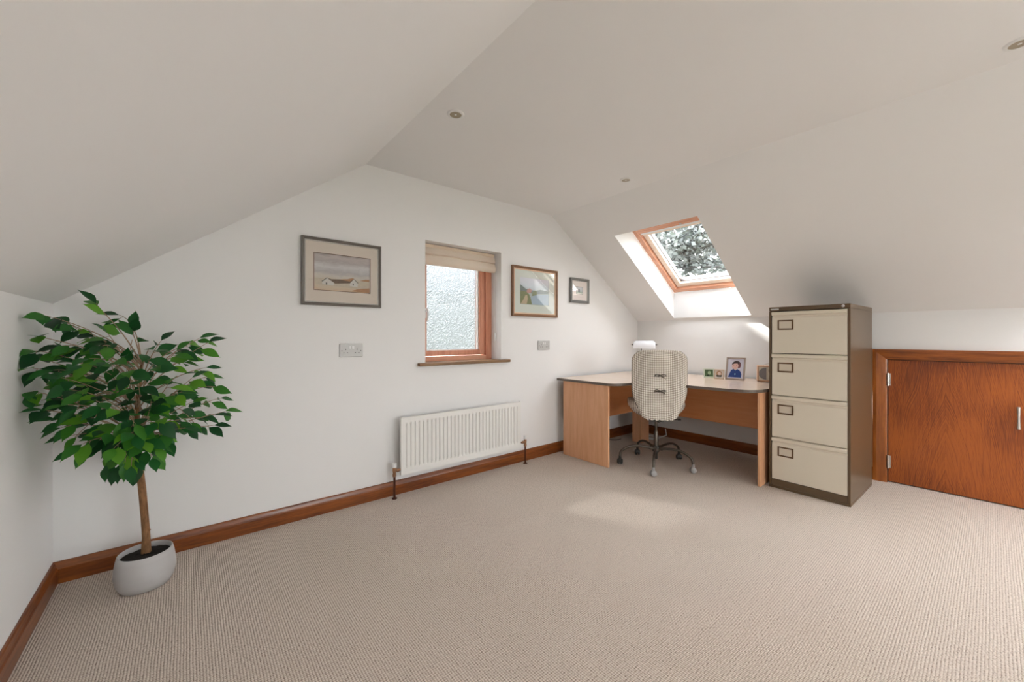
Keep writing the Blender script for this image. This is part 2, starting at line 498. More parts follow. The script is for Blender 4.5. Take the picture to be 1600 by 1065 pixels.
def tube(bm, pts, r, seg=10, cap=True, mi=0):
    """round tube through points; r number or list"""
    pts = [Vector(p) for p in pts]
    n = len(pts)
    rr = r if isinstance(r, (list, tuple)) else [r] * n
    rings = []
    up = None
    for i, p in enumerate(pts):
        d = (pts[min(i + 1, n - 1)] - pts[max(i - 1, 0)]).normalized()
        if up is None:
            up = Vector((0, 0, 1)) if abs(d.z) < 0.9 else Vector((1, 0, 0))
        a = d.cross(up).normalized()
        up = a.cross(d).normalized()
        rings.append([bm.verts.new(p + (a * cos(2 * pi * k / seg) + up * sin(2 * pi * k / seg)) * rr[i]) for k in range(seg)])
    for i in range(n - 1):
        for k in range(seg):
            f = bm.faces.new([rings[i][k], rings[i][(k + 1) % seg], rings[i + 1][(k + 1) % seg], rings[i + 1][k]])
            f.material_index = mi
            f.smooth = True
    if cap:
        for R_ in (rings[0][::-1], rings[-1]):
            f = bm.faces.new(R_); f.material_index = mi
    return rings

def lathe(bm, prof, seg=32, center=(0, 0, 0), axis='Z', mi=0):
    """revolve (r, h) profile"""
    c = Vector(center)
    rings = []
    for r, h in prof:
        ring = []
        for k in range(seg):
            a = 2 * pi * k / seg
            if axis == 'Z': p = Vector((r * cos(a), r * sin(a), h))
            elif axis == 'Y': p = Vector((r * cos(a), h, r * sin(a)))
            else: p = Vector((h, r * cos(a), r * sin(a)))
            ring.append(bm.verts.new(c + p))
        rings.append(ring)
    for i in range(len(rings) - 1):
        for k in range(seg):
            f = bm.faces.new([rings[i][k], rings[i][(k + 1) % seg], rings[i + 1][(k + 1) % seg], rings[i + 1][k]])
            f.material_index = mi
    for R_ in (rings[0], rings[-1]):
        try:
            f = bm.faces.new(R_); f.material_index = mi
        except Exception: pass
    return rings

def bez(p0, p1, p2, p3, n=12):
    p0, p1, p2, p3 = map(Vector, (p0, p1, p2, p3))
    return [p0 * (1 - t) ** 3 + p1 * 3 * t * (1 - t) ** 2 + p2 * 3 * t * t * (1 - t) + p3 * t ** 3 for t in [i / n for i in range(n + 1)]]

def struct(name, bm, mat, parent=None, **kw):
    o = obj(name, bm, mat, parent, **kw)
    if parent is None: o['kind'] = 'structure'
    return o

# ------------------------------------------------------------------ room shell
struct('floor', B(((XL - .12, YN - .12, -0.12), (XR + .12, YG + .30, 0))), M['carpet'])
struct('wall_left', B(((XL - .12, YN, 0), (XL, YG, HKL + 0.0))), M['wall'])

# right knee wall with the opening of the eaves door
DY0, DY1, DZ = -0.27, 0.512, 0.935
struct('wall_right', B(((XR, YN, 0), (XR + .10, DY0, HK)), ((XR, DY1, 0), (XR + .10, YG, HK)), ((XR, DY0, DZ), (XR + .10, DY1, HK))), M['wall'])

# far gable wall with window opening (built of strips around the hole)
WX0, WX1, WZ0, WZ1 = 1.366, 2.077, 0.902, 1.822
def gable(name, y0, y1, hole):
    bm = bmesh.new()
    prof = [(XL - .12, 0), (XR + .10, 0), (XR + .10, HK - .05), (XR, HK), (XCR, HC), (XCL, HC), (XL, HKL), (XL - .12, HKL)]
    hx0, hx1, hz0, hz1 = hole
    def top(x):
        if x < XL: return HKL
        if x < XCL: return HKL + (HC - HKL) * (x - XL) / (XCL - XL)
        if x < XCR: return HC
        if x <= XR: return HC - (HC - HK) * (x - XCR) / (XR - XCR)
        return HK
    xs = sorted([XL - .12, XL, XCL, hx0, hx1, XCR, XR, XR + .10])
    for a, b_ in zip(xs[:-1], xs[1:]):
        if b_ - a < 1e-6: continue
        if a >= hx0 - 1e-6 and b_ <= hx1 + 1e-6:
            prism(bm, [(a, 0), (b_, 0), (b_, hz0), (a, hz0)], 'Y', y0, y1)
            prism(bm, [(a, hz1), (b_, hz1), (b_, top(b_)), (a, top(a))], 'Y', y0, y1)
        else:
            e = 1e-7
            prism(bm, [(a, 0), (b_, 0), (b_, top(b_ - e)), (a, top(a + e))], 'Y', y0, y1)
    return struct(name, bm, M['wall'])
gable('wall_far', YG, YG + .28, (WX0, WX1, WZ0, WZ1))
gable('wall_near', YN - .12, YN, (1.0, 2.7, 0.30, 1.68))  # opening made up for the added rear window

# ceiling: two slopes and the flat strip, cut for the roof windows
FN = 0.227                                   # depth of the roof-window wells
def slope_pt(x, y, off=0.0):
    z = HC - (HC - HK) * (x - XCR) / (XR - XCR)
    return Vector((x, y, z)) + SLN * off
SKY = [(1.442, 2.203), (-1.10, -0.345)]
SX0, SX1 = 3.03, 4.094
FZ1 = 1.586                                  # height of the well's lower frame corner
def frame_line(x):                           # roof window plane
    return FZ1 + (4.094 - x) * (HC - HK) / (XR - XCR)
FX0 = 3.308
def ceiling():
    bm = bmesh.new()
    def quad(*p):
        return bm.faces.new([bm.verts.new(q) for q in p])
    y0, y1 = YN, YG
    quad((XCL, y0, HC), (XCR, y0, HC), (XCR, y1, HC), (XCL, y1, HC))
    quad((XL, y0, HKL), (XCL, y0, HC), (XCL, y1, HC), (XL, y1, HKL))
    cuts = [y0] + sorted([c for s in SKY for c in s]) + [y1]
    quad(slope_pt(XCR, y0), slope_pt(SX0, y0), slope_pt(SX0, y1), slope_pt(XCR, y1))
    quad(slope_pt(SX1, y0), slope_pt(XR, y0), slope_pt(XR, y1), slope_pt(SX1, y1))
    for a, b_ in zip(cuts[:-1], cuts[1:]):
        if (a, b_) in SKY: continue
        quad(slope_pt(SX0, a), slope_pt(SX1, a), slope_pt(SX1, b_), slope_pt(SX0, b_))
    bmesh.ops.remove_doubles(bm, verts=bm.verts, dist=1e-5)
    return bm
struct('ceiling', ceiling(), M['ceiling'])
# outer deck of the roof, above the plaster
bm = bmesh.new()
prism(bm, [(XL - .3, HKL + .12), (XCL, HC + .33), (XCR + .05, HC + .33), (SX0 - .02, frame_line(SX0 - .02) + .16), (SX0 - .02, frame_line(SX0 - .02) + .20), (XCR, HC + .38), (XCL, HC + .38), (XL - .3, HKL + .18)], 'Y', YN - .2, YG + .28)
struct('ceiling', bm, M['dark'])
def well(y0, y1):
    bm = bmesh.new()
    def quad(*p): return bm.faces.new([bm.verts.new(q) for q in p])
    a0, a1 = slope_pt(SX0, y0), slope_pt(SX0, y1)
    b0, b1 = slope_pt(SX1, y0), slope_pt(SX1, y1)
    c0, c1 = Vector((FX0, y0, frame_line(FX0))), Vector((FX0, y1, frame_line(FX0)))
    d0, d1 = Vector((4.094, y0, FZ1)), Vector((4.094, y1, FZ1))
    quad(a0, a1, c1, c0); quad(b0, b1, d1, d0); quad(a0, b0, d0, c0); quad(a1, b1, d1, c1)
    bmesh.ops.remove_doubles(bm, verts=bm.verts, dist=1e-5)
    return bm

# ------------------------------------------------------------------ window 1 (frosted casement)
yf = YG + .14
win = struct('window_1', B(((WX0, yf, WZ0 + .0), (WX0 + .045, yf + .09, WZ1)), ((WX1 - .06, yf, WZ0), (WX1, yf + .09, WZ1))), M['pine_z'])
tag(win, 'small frosted casement window in a pine frame on the far wall')
obj('window_head', B(((WX0 + .045, yf, WZ1 - .05), (WX1 - .06, yf + .09, WZ1)), ((WX0 + .045, yf, WZ0), (WX1 - .06, yf + .09, WZ0 + .045))), M['pine_x'], win)
sx0, sx1, sz0, sz1 = WX0 + .050, WX1 - .066, WZ0 + .05, WZ1 - .056
sash = obj('sash', B(((sx0, yf + .012, sz0), (sx0 + .040, yf + .075, sz1)), ((sx1 - .052, yf + .012, sz0), (sx1, yf + .075, sz1)), ((sx0 + .040, yf + .012, sz0), (sx1 - .052, yf + .075, sz0 + .042)), ((sx0 + .040, yf + .012, sz1 - .05), (sx1 - .052, yf + .075, sz1)), bevel=.003), M['pine_z'], win)
gx0, gx1, gz0, gz1 = sx0 + .040, sx1 - .052, sz0 + .042, sz1 - .05
obj('glazing_bead', B(((gx0, yf + .030, gz0), (gx0 + .009, yf + .048, gz1)), ((gx1 - .009, yf + .030, gz0), (gx1, yf + .048, gz1)), ((gx0, yf + .030, gz0), (gx1, yf + .048, gz0 + .007)), ((gx0, yf + .030, gz1 - .007), (gx1, yf + .048, gz1))), M['white'], sash)
obj('pane', B(((gx0, yf + .048, gz0), (gx1, yf + .054, gz1))), M['obscured'], sash)
bm = bmesh.new()
box(bm, (sx0 + .010, yf + .002, 1.25), (sx0 + .030, yf + .012, 1.33), .003)
tube(bm, [(sx0 + .020, yf + .004, 1.30), (sx0 + .022, yf - .016, 1.305), (sx0 + .030, yf - .026, 1.325), (sx0 + .030, yf - .026, 1.29), (sx0 + .028, yf - .024, 1.225)], [.007, .007, .008, .008, .006], 10)
obj('window_handle', bm, M['white'], sash, smooth=True)
bm = bmesh.new()
box(bm, (WX0 + .001, YG - .0005, WZ0 - .0005), (WX1 - .001, yf, WZ0 + .010))
box(bm, (1.302, YG - .034, WZ0 - .013), (2.156, YG + .0, WZ0 + .010), .005)
sill = struct('trim_1', bm, wood('sill_wood', srgb(112, 84, 56), srgb(150, 116, 82), 'X', 1, .4))
# blind, folded up in the reveal
bl = thing('roman_blind', 'pleated cream fabric blind drawn up at the top of the frosted window', 'blind', (1.72, YG + .098, 1.80))
bm = bmesh.new()
box(bm, (WX0 + .012 - 1.72, -.018, -.008), (WX1 - .012 - 1.72, .018, .018), .002)
obj('headrail', bm, M['blind'], bl)
bm = bmesh.new()
x0, x1 = WX0 + .014 - 1.72, WX1 - .014 - 1.72
prof = [(-.018, -.008), (-.030, -.03), (-.034, -.058), (-.022, -.066), (-.030, -.075), (-.040, -.105), (-.041, -.128), (-.030, -.142), (-.012, -.142), (-.006, -.125)]
cols = [[bm.verts.new((x0 + (x1 - x0) * i / 12, p[0] + .0012 * sin(i * 2.1 + k), p[1] - .0012 * sin(i * 1.3))) for i in range(13)] for k, p in enumerate(prof)]
for k in range(len(prof) - 1):
    for i in range(12): bm.faces.new([cols[k][i], cols[k][i + 1], cols[k + 1][i + 1], cols[k + 1][i]])
obj('fabric', bm, M['blind_cloth'], bl, smooth=True, angle=50)
bm = bmesh.new()
xc = WX1 - .012 - 1.72
tube(bm, [(xc, -.02, .0), (xc, -.022, -.3), (xc, -.022, -.62), (xc - .004, -.022, -.69), (xc, -.014, -.70), (xc + .002, -.006, -.66), (xc + .002, -.006, -.3), (xc + .002, -.006, 0)], .0016, 6)
box(bm, (xc - .006, -.03, -.73), (xc + .006, -.018, -.66), .003)
obj('pull_chain', bm, M['white'], bl)

# ------------------------------------------------------------------ roof window (visible) and its out-of-frame twin
RW = Matrix(((SLU.x, 0, SLN.x), (SLU.y, 1, SLN.y), (SLU.z, 0, SLN.z)))   # columns: down-slope, along room, outward
def roof_window(idx, y0, y1):
    O_ = Vector((FX0, 0, frame_line(FX0)))
    Ln = (Vector((4.094, 0, FZ1)) - O_).length
    m4 = Matrix.Translation(O_) @ RW.to_4x4()
    st = struct('window_%d' % idx, well(y0, y1), M['reveal'])
    def fb(*bx, bevel=.0):
        b = bmesh.new()
        for lo, hi in bx: box(b, lo, hi, bevel, mat4=m4)
        return b
    w = .046
    y0, y1 = y0 + .001, y1 - .001
    fr = obj('window_frame', fb(((0, y0, 0), (Ln, y0 + w, .10)), ((0, y1 - w, 0), (Ln, y1, .10)), bevel=.003), M['pine_x'], st)
    fr2 = obj('window_frame', fb(((-.0, y0 + w, 0), (w + .01, y1 - w, .10)), ((Ln - w, y0 + w, 0), (Ln, y1 - w, .10)), bevel=.003), M['pine_y'], st)
    a, b_ = y0 + w + .006, y1 - w - .006
    s0, s1 = w + .016, Ln - w - .006
    sw = .052
    sa = obj('sash', fb(((s0, a, .028), (s1, a + sw, .115)), ((s0, b_ - sw, .028), (s1, b_, .115)), ((s0, a + sw, .028), (s0 + sw, b_ - sw, .115)), ((s1 - sw, a + sw, .028), (s1, b_ - sw, .115)), bevel=.003), M['pale_wood'], st)
    g0, g1, h0, h1 = s0 + sw, s1 - sw, a + sw, b_ - sw
    obj('glass_seal', fb(((g0, h0, .06), (g1, h0 + .006, .085)), ((g0, h1 - .006, .06), (g1, h1, .085)), ((g0, h0, .06), (g0 + .006, h1, .085)), ((g1 - .006, h0, .06), (g1, h1, .085))), M['lamp_metal'], sa)
    b = bmesh.new()
    f = b.faces.new([b.verts.new(m4 @ Vector(p)) for p in ((g0, h0, .075), (g1, h0, .075), (g1, h1, .075), (g0, h1, .075))])
    obj('pane', b, M['winglass'], sa)
    obj('ventilation_bar', fb(((w + .004, a + .006, .000), (w + .030, b_ - .006, .022)), bevel=.006), M['white'], st)
    b = bmesh.new()
    box(b, (w - .012, b_ - .16 - .26, -.004), (w + .006, b_ - .14 - .26, .010), .003, mat4=m4)
    obj('catch', b, M['steel'], st)
    return st
roof_window(2, *SKY[0])
roof_window(3, *SKY[1])
# daylight portals: guide the real sky through the openings (they emit nothing themselves)
for (y0, y1) in SKY[:1]:
    c = Vector(((FX0 + 4.094) / 2, (y0 + y1) / 2, (frame_line(FX0) + FZ1) / 2)) + SLN * .14
    p = lamp('roof_window_portal', 'AREA', c, -SLN, 1.0, size=.95, size_y=.78)
    p.data.cycles.is_portal = True

# rear window, made up to go with the added rear lamp
bm = bmesh.new()
for (a, b_) in ((1.0, 1.06), (1.82, 1.88), (2.64, 2.70)): box(bm, (a, YN - .10, .30), (b_, YN - .02, 1.68))
for (a, b_) in ((.30, .36), (1.62, 1.68)):
    box(bm, (1.06, YN - .10, a), (1.82, YN - .02, b_)); box(bm, (1.88, YN - .10, a), (2.64, YN - .02, b_))
w4 = struct('window_4', bm, M['pine_z'])
bm = bmesh.new()
box(bm, (1.06, YN - .063, .36), (1.82, YN - .057, 1.62)); box(bm, (1.88, YN - .063, .36), (2.64, YN - .057, 1.62))
obj('pane', bm, M['winglass'], w4)

# frame made up around the added left lamp; the slope has no opening
bm = bmesh.new()
al = atan2(HC - HKL, XCL - XL)
mL = Matrix.Translation((0.36, -1.25, HKL + (0.36 - XL) * (HC - HKL) / (XCL - XL))) @ Matrix.Rotation(-al, 4, 'Y')
for lo, hi in (((-.36, -.50, -.012), (-.31, .50, 0)), ((.31, -.50, -.012), (.36, .50, 0)), ((-.31, -.50, -.012), (.31, -.45, 0)), ((-.31, .45, -.012), (.31, .50, 0))):
    box(bm, lo, hi, .003, mat4=mL)
struct('window_5', bm, M['pine_y'])

# ------------------------------------------------------------------ skirting
def skirt_prof(t=.018, h=.095):
    return [(0, 0), (t, 0), (t, h - .030), (t - .004, h - .022), (t * .55, h - .006), (t * .35, h), (0, h)]
bm = bmesh.new()
prism(bm, [(YG - p[0], p[1]) for p in skirt_prof()], 'X', XL, XR)
struct('baseboard_far', bm, M['skirt_x'])
bm = bmesh.new()
prism(bm, [(XL + p[0], p[1]) for p in skirt_prof()], 'Y', YN, YG - .018)
struct('baseboard_left', bm, M['skirt_y'])
bm = bmesh.new()
prism(bm, [(XR - p[0], p[1]) for p in skirt_prof()], 'Y', .592, YG - .018)
prism(bm, [(XR - p[0], p[1]) for p in skirt_prof()], 'Y', YN, DY0 - .08)
struct('baseboard_right', bm, M['skirt_y'])

# ------------------------------------------------------------------ eaves door
bm = bmesh.new()
aw = .072
def arch_v(y_out, y_in):
    s = 1 if y_out > y_in else -1
    prism(bm, [(XR, y_out), (XR - .022, y_out), (XR - .020, y_out - s * .018), (XR - .014, y_in + s * .004), (XR - .010, y_in), (XR, y_in)], 'Z', 0, 1.008)
# mitred uprights and head
def mitre_frame():
    y_o, y_i, z_o, z_i = DY1 + .078, DY1 - .002, 1.010, DZ - .002
    yo2, yi2 = DY0 - .078, DY0 + .002
    sec = [(0, 0.0), (.0, .024), (.25, .024), (.9, .015), (1, .010), (1, 0)]   # (0 outer..1 inner, thickness)
    rings = []
    for (yo, yi, zo, zi) in ((y_o, y_i, 0, 0), (y_o, y_i, z_o, z_i), (yo2, yi2, z_o, z_i), (yo2, yi2, 0, 0)):
        rings.append([bm.verts.new((XR - tk, yo + (yi - yo) * f, zo + (zi - zo) * f)) for f, tk in sec])
    for i in range(3):
        for k in range(len(sec)):
            f = bm.faces.new([rings[i][k], rings[i + 1][k], rings[i + 1][(k + 1) % 6], rings[i][(k + 1) % 6]])
            f.material_index = 1 if i == 1 else 0
    bm.faces.new(rings[0]); bm.faces.new(rings[3][::-1])
mitre_frame()
arch = struct('trim_2', bm, None, mats=[M['trim_z'], M['trim_y']])
bm = bmesh.new()
box(bm, (XR + .012, DY0 + .004, .008), (XR + .034, DY1 - .006, DZ - .006), .001)
# slab sits just inside the lining
door = struct('door_1', bm, M['veneer'])
tag(door, 'low red-brown veneered eaves door')
bm = bmesh.new()
box(bm, (XR - .0005, DY0 + .0002, 0.0002), (XR + .098, DY0 + .004, DZ)); box(bm, (XR - .0005, DY1 - .006, 0.0002), (XR + .098, DY1 - .0002, DZ)); box(bm, (XR - .0005, DY0 + .004, DZ - .006), (XR + .098, DY1 - .006, DZ - .0002)); box(bm, (XR + .036, DY0 + .004, 0), (XR + .09, DY1 - .006, .006))
box(bm, (XR + .05, DY0, 0), (XR + .10, DY1, DZ))
struct('trim_3', bm, M['dark'])  # lining coloured near-black to paint the shadow line round the slab
for zc in (.782, .158):
    bm = bmesh.new()
    lathe(bm, [(.0, -.052), (.004, -.051), (.0075, -.048), (.0075, -.046)] + [(.0075, -.02), (.0068, -.0195), (.0075, -.019), (.0075, .019), (.0068, .0195), (.0075, .02)] + [(.0075, .046), (.0075, .048), (.004, .051), (0, .052)], 14, (XR - .012, DY1 - .006, zc))
    box(bm, (XR - .006, DY1 - .022, zc - .046), (XR + .0118, DY1 - .008, zc + .046))
    obj('hinge', bm, M['chrome'], door, smooth=True)
bm = bmesh.new()
yh, zt, zb = -.105, .657, .516
tube(bm, [(XR + .012, yh, zt - .012), (XR - .032, yh, zt - .012)], .0055, 10)
tube(bm, [(XR + .012, yh, zb + .012), (XR - .032, yh, zb + .012)], .0055, 10)
bm2 = bmesh.new()
prof = [(.0088, zb), (.0092, zb + .004), (.0072, (zb + zt) / 2), (.0092, zt - .004), (.0088, zt)]
lathe(bm, prof, 14, (XR - .036, yh, 0))
bm2.free()
obj('door_handle', bm, M['steel'], door, smooth=True)

# ------------------------------------------------------------------ radiator
RX0, RX1, RZ0, RZ1, RY = 1.138, 2.222, .152, .545, 2.579
rad = thing('radiator', 'long low cream panel radiator on the wall under the frosted window', 'radiator', ((RX0 + RX1) / 2, YG, RZ0))
ox, oy, oz = rad.location
bm = bmesh.new()
nfl = 32
seg = []
w_ = (RX1 - RX0 - .05) / nfl
# fluted front as height field, with plain margins
ys = []
xs = [RX0, RX0 + .012]
dep = [0.0, 0.0]
for i in range(nfl):
    b0 = RX0 + .025 + i * w_
    for fr_, dd in ((.10, 0), (.26, .0105), (.46, .0105), (.62, 0), (.98, 0)):
        xs.append(b0 + fr_ * w_); dep.append(dd)
xs += [RX1 - .012, RX1]; dep += [0, 0]
zs = [(RZ0, 0), (RZ0 + .040, 0), (RZ0 + .056, 1), (RZ1 - .050, 1), (RZ1 - .032, 0), (RZ1, 0)]
grid = [[bm.verts.new((x - ox, RY - oy + d * k, z - oz)) for x, d in zip(xs, dep)] for z, k in zs]
for j in range(len(zs) - 1):
    for i in range(len(xs) - 1):
        bm.faces.new([grid[j][i], grid[j][i + 1], grid[j + 1][i + 1], grid[j + 1][i]])
# rim and back
bk = [bm.verts.new((x - ox, RY + .018 - oy, z - oz)) for x, z in ((RX0, RZ0), (RX1, RZ0), (RX1, RZ1), (RX0, RZ1))]
bm.faces.new(bk[::-1])
bm.faces.new(list(grid[0]) + [bk[1], bk[0]])
bm.faces.new(list(grid[-1][::-1]) + [bk[3], bk[2]])
bm.faces.new([g[0] for g in grid][::-1] + [bk[0], bk[3]])
bm.faces.new([g[-1] for g in grid] + [bk[2], bk[1]])
obj('panel', bm, M['radiator'], rad)
bm = bmesh.new()
for i in range(40):
    x = RX0 + .03 + i * (RX1 - RX0 - .06) / 39 - ox
    box(bm, (x - .0008, RY + .019 - oy, .03), (x + .0008, RY + .050 - oy, RZ1 - RZ0 - .03))
obj('convector_fins', bm, M['radiator'], rad)
for x in (RX0 + .15, RX1 - .15):
    bm = bmesh.new()
    box(bm, (x - ox - .015, RY + .050 - oy, .06), (x - ox + .015, -.0005, RZ1 - RZ0 - .06))
    obj('wall_bracket', bm, M['radiator'], rad)
for x in (RX0 + .01, RX1 - .01):
    bm = bmesh.new()
    lathe(bm, [(0, 0), (.004, 0), (.004, .008), (0, .008)], 10, (x - ox, RY + .006 - oy, RZ1 - oz))
    obj('bleed_plug', bm, M['radiator'], rad, smooth=True)
for (xp, s) in ((1.096, 1), (2.284, -1)):
    y = RY + .014
    bm = bmesh.new()
    tube(bm, [(xp - ox, y - oy, -oz + .002), (xp - ox, y - oy, .168 - oz)], .0078, 12)
    lathe(bm, [(.0078, -oz + .001), (.018, -oz + .001), (.018, -oz + .006), (.0078, -oz + .008)], 16, (xp - ox, y - oy, 0))
    obj('pipe', bm, M['copper'], rad, smooth=True)
    bm = bmesh.new()
    lathe(bm, [(.008, .150 - oz), (.0125, .152 - oz), (.0125, .170 - oz), (.010, .172 - oz), (.011, .182 - oz), (.0125, .190 - oz), (.0125, .208 - oz), (.010, .214 - oz)], 14, (xp - ox, y - oy, 0))
    tube(bm, [(xp - ox, y - oy, .190 - oz), (xp - ox + s * .022, y - oy, .190 - oz)], .0085, 12)
    tube(bm, [(xp - ox + s * .016, y - oy, .190 - oz), (xp - ox + s * .032, y - oy, .190 - oz)], .012, 6)
    tube(bm, [(xp - ox + s * .032, y - oy, .190 - oz), (xp - ox + s * .046, y - oy, .190 - oz)], .008, 12)
    v = obj('valve', bm, M['brass'], rad, smooth=True)
    bm = bmesh.new()
    lathe(bm, [(.009, .212 - oz), (.0145, .214 - oz), (.0145, .238 - oz), (.012, .243 - oz), (0, .244 - oz)], 12, (xp - ox, y - oy, 0))
    obj('valve_cap', bm, M['white'], v, smooth=True)

# ------------------------------------------------------------------ sockets
def sock(x, z, label):
    t = thing('double_socket', label, 'socket', (x, YG, z), group='double sockets on the far wall')
    bm = bmesh.new()
    box(bm, (-.073, -.010, -.043), (.073, 0, .043), .003)
    obj('face_plate', bm, M['socket'], t)
    for s in (-1, 1):
        bm = bmesh.new()
        cx = s * .036
        for (dx, dz, w2, h2) in ((0, .006, .0022, .004), (-.011, -.016, .0035, .002), (.011, -.016, .0035, .002)):
            box(bm, (cx + dx - w2, -.0106, dz - h2), (cx + dx + w2, -.0098, dz + h2))
        lathe(bm, [(0, -.0106), (.0028, -.0106), (.0028, -.0098)], 10, (s * .060, 0, -.003), 'Y')
        obj('pin_holes', bm, M['dark'], t)
        bm = bmesh.new()
        box(bm, (s * .010 - .007, -.014, .008), (s * .010 + .007, -.0098, .028), .0015)
        obj('switch', bm, M['white'], t)
    return t
sock(.832, 1.016, 'grey-white double socket left of the frosted window, below the large seaside painting')
sock(2.578, 1.027, 'grey-white double socket to the right of the frosted window, above the desk')

# ------------------------------------------------------------------ pictures
def art_mat(name, stops, nscale=6, namp=.25, vert='Z', h=1.0, stretch=(1, 1, 2.5)):
    """horizontal washes of watercolour; stops by height fraction (0 bottom..1 top)"""
    m, t, b, out = new_mat(name)
    co = N(t, 'ShaderNodeTexCoord')
    mp = N(t, 'ShaderNodeMapping'); mp.inputs['Scale'].default_value = stretch
    L(t, co.outputs['Object'], mp.inputs[0])
    nz = N(t, 'ShaderNodeTexNoise', Scale=nscale, Detail=5.0, Roughness=.6, Distortion=.6)
    L(t, mp.outputs[0], nz.inputs['Vector'])
    sp = N(t, 'ShaderNodeSeparateXYZ'); L(t, co.outputs['Object'], sp.inputs[0])
    mr = N(t, 'ShaderNodeMapRange'); mr.inputs['From Min'].default_value = -h / 2; mr.inputs['From Max'].default_value = h / 2
    L(t, sp.outputs[vert], mr.inputs['Value'])
    ma = N(t, 'ShaderNodeMath', operation='MULTIPLY_ADD'); L(t, nz.outputs['Fac'], ma.inputs[0]); ma.inputs[1].default_value = namp
    L(t, mr.outputs[0], ma.inputs[2])
    sb = N(t, 'ShaderNodeMath', operation='SUBTRACT'); L(t, ma.outputs[0], sb.inputs[0]); sb.inputs[1].default_value = namp / 2
    rp = N(t, 'ShaderNodeValToRGB')
    while len(rp.color_ramp.elements) < len(stops): rp.color_ramp.elements.new(.5)
    for e, (p, c) in zip(rp.color_ramp.elements, stops):
        e.position = p; e.color = srgb(*c)
    L(t, sb.outputs[0], rp.inputs[0])
    L(t, rp.outputs[0], b.inputs['Base Color'])
    b.inputs['Roughness'].default_value = .8
    return m

def framed(name, label, x0, x1, z0, z1, frame_m, slip_m, mount_m, fw, mount, art_m, lean=.012, line_m=None, slip=.006):
    """picture hung on the far wall; local x along wall, y out of the wall (negative = room)"""
    cx, cz = (x0 + x1) / 2, (z0 + z1) / 2
    w2, h2 = (x1 - x0) / 2, (z1 - z0) / 2
    t = thing(name, label, 'picture', (cx, YG - .0015, cz))
    def ring(a, b_, y0, y1, ytop=None):
        bm = bmesh.new()
        sec = [(0, 0), (0, y1), (.35, y1 - .003), (1, y0), (1, 0)]
        cs = [(-1, -1), (1, -1), (1, 1), (-1, 1)]
        R_ = []
        for sxn, szn in cs:
            R_.append([bm.verts.new((sxn * (w2 - a - (b_ - a) * f), y, szn * (h2 - a - (b_ - a) * f))) for f, y in sec])
        for i in range(4):
            for k in range(5):
                bm.faces.new([R_[i][k], R_[(i + 1) % 4][k], R_[(i + 1) % 4][(k + 1) % 5], R_[i][(k + 1) % 5]])
        return bm
    obj('frame', ring(0, fw, -.014, -.022), frame_m, t)
    obj('slip', ring(fw - .0005, fw + slip, -.010, -.014), slip_m, t)
    bm = bmesh.new()
    a = fw
    ml, mr_, mb, mt = mount
    X0, X1, Z0, Z1 = -w2 + a, w2 - a, -h2 + a, h2 - a
    box(bm, (X0, -.008, Z0), (X0 + ml, -.005, Z1)); box(bm, (X1 - mr_, -.008, Z0), (X1, -.005, Z1))
    box(bm, (X0 + ml, -.008, Z0), (X1 - mr_, -.005, Z0 + mb)); box(bm, (X0 + ml, -.008, Z1 - mt), (X1 - mr_, -.005, Z1))
    obj('mount', bm, mount_m, t)
    ax0, ax1, az0, az1 = X0 + ml, X1 - mr_, Z0 + mb, Z1 - mt
    if line_m:
        bm = bmesh.new()
        e = .0035
        box(bm, (ax0, -.0086, az0), (ax0 + e, -.0076, az1)); box(bm, (ax1 - e, -.0086, az0), (ax1, -.0076, az1))
        box(bm, (ax0, -.0086, az0), (ax1, -.0076, az0 + e)); box(bm, (ax0, -.0086, az1 - e), (ax1, -.0076, az1))
        obj('mount_line', bm, line_m, t)
    bm = bmesh.new()
    box(bm, (-(ax1 - ax0) / 2, -.001, -(az1 - az0) / 2), ((ax1 - ax0) / 2, .001, (az1 - az0) / 2))
    pic = obj('painting', bm, art_m, t, loc=((ax0 + ax1) / 2, -.004, (az0 + az1) / 2))
    bm = bmesh.new()
    bm.faces.new([bm.verts.new(p) for p in ((X0, -.0095, Z0), (X1, -.0095, Z0), (X1, -.0095, Z1), (X0, -.0095, Z1))])
    obj('glazing', bm, M['glass'], t)
    t.rotation_euler = (lean, 0, 0)
    t.location.y = YG - .0015
    return t, pic, (ax1 - ax0, az1 - az0)

def flat(pts_list, y=-.0016):
    """flat painted shapes on a painting: list of (material index, polygon in x,z)"""
    bm = bmesh.new()
    for i, (mi, pts) in enumerate(pts_list):
        f = bm.faces.new([bm.verts.new((p[0], y - i * .00006, p[1])) for p in pts])
        f.material_index = mi
    return bm

seaside = art_mat('seaside_watercolour', [(0, (208, 182, 150)), (.12, (206, 190, 168)), (.30, (200, 190, 174)), (.42, (202, 196, 188)), (.52, (178, 174, 176)), (.66, (206, 204, 204)), (.80, (176, 168, 168)), (.92, (190, 180, 178)), (1, (160, 152, 148))], 14, .30, h=.24)
t1, p1, sz1_ = framed('framed_painting', 'large grey-framed seaside watercolour of a low cottage, buff mount, left of the window',
    .536, 1.026, 1.300, 1.718, M['grey_frame'], M['silver_slip'], M['mount_buff'], .018, (.052, .052, .075, .072), seaside, line_m=plain('mount_ink_line', srgb(110, 80, 62), .7), lean=.0)
w, h = sz1_
hw, hh = w / 2, h / 2
cot = [plain('cottage_white', srgb(214, 212, 206), .8, noise=.15, nscale=90), plain('cottage_roof', srgb(122, 100, 82), .8, noise=.4, nscale=60), plain('beach_rust', srgb(196, 146, 104), .8, noise=.4, nscale=50), plain('window_ink', srgb(84, 88, 82), .8), plain('shore_ochre', srgb(206, 194, 174), .8, noise=.2, nscale=40)]
sc_ = lambda x, z: (x * w - hw, z * h - hh)
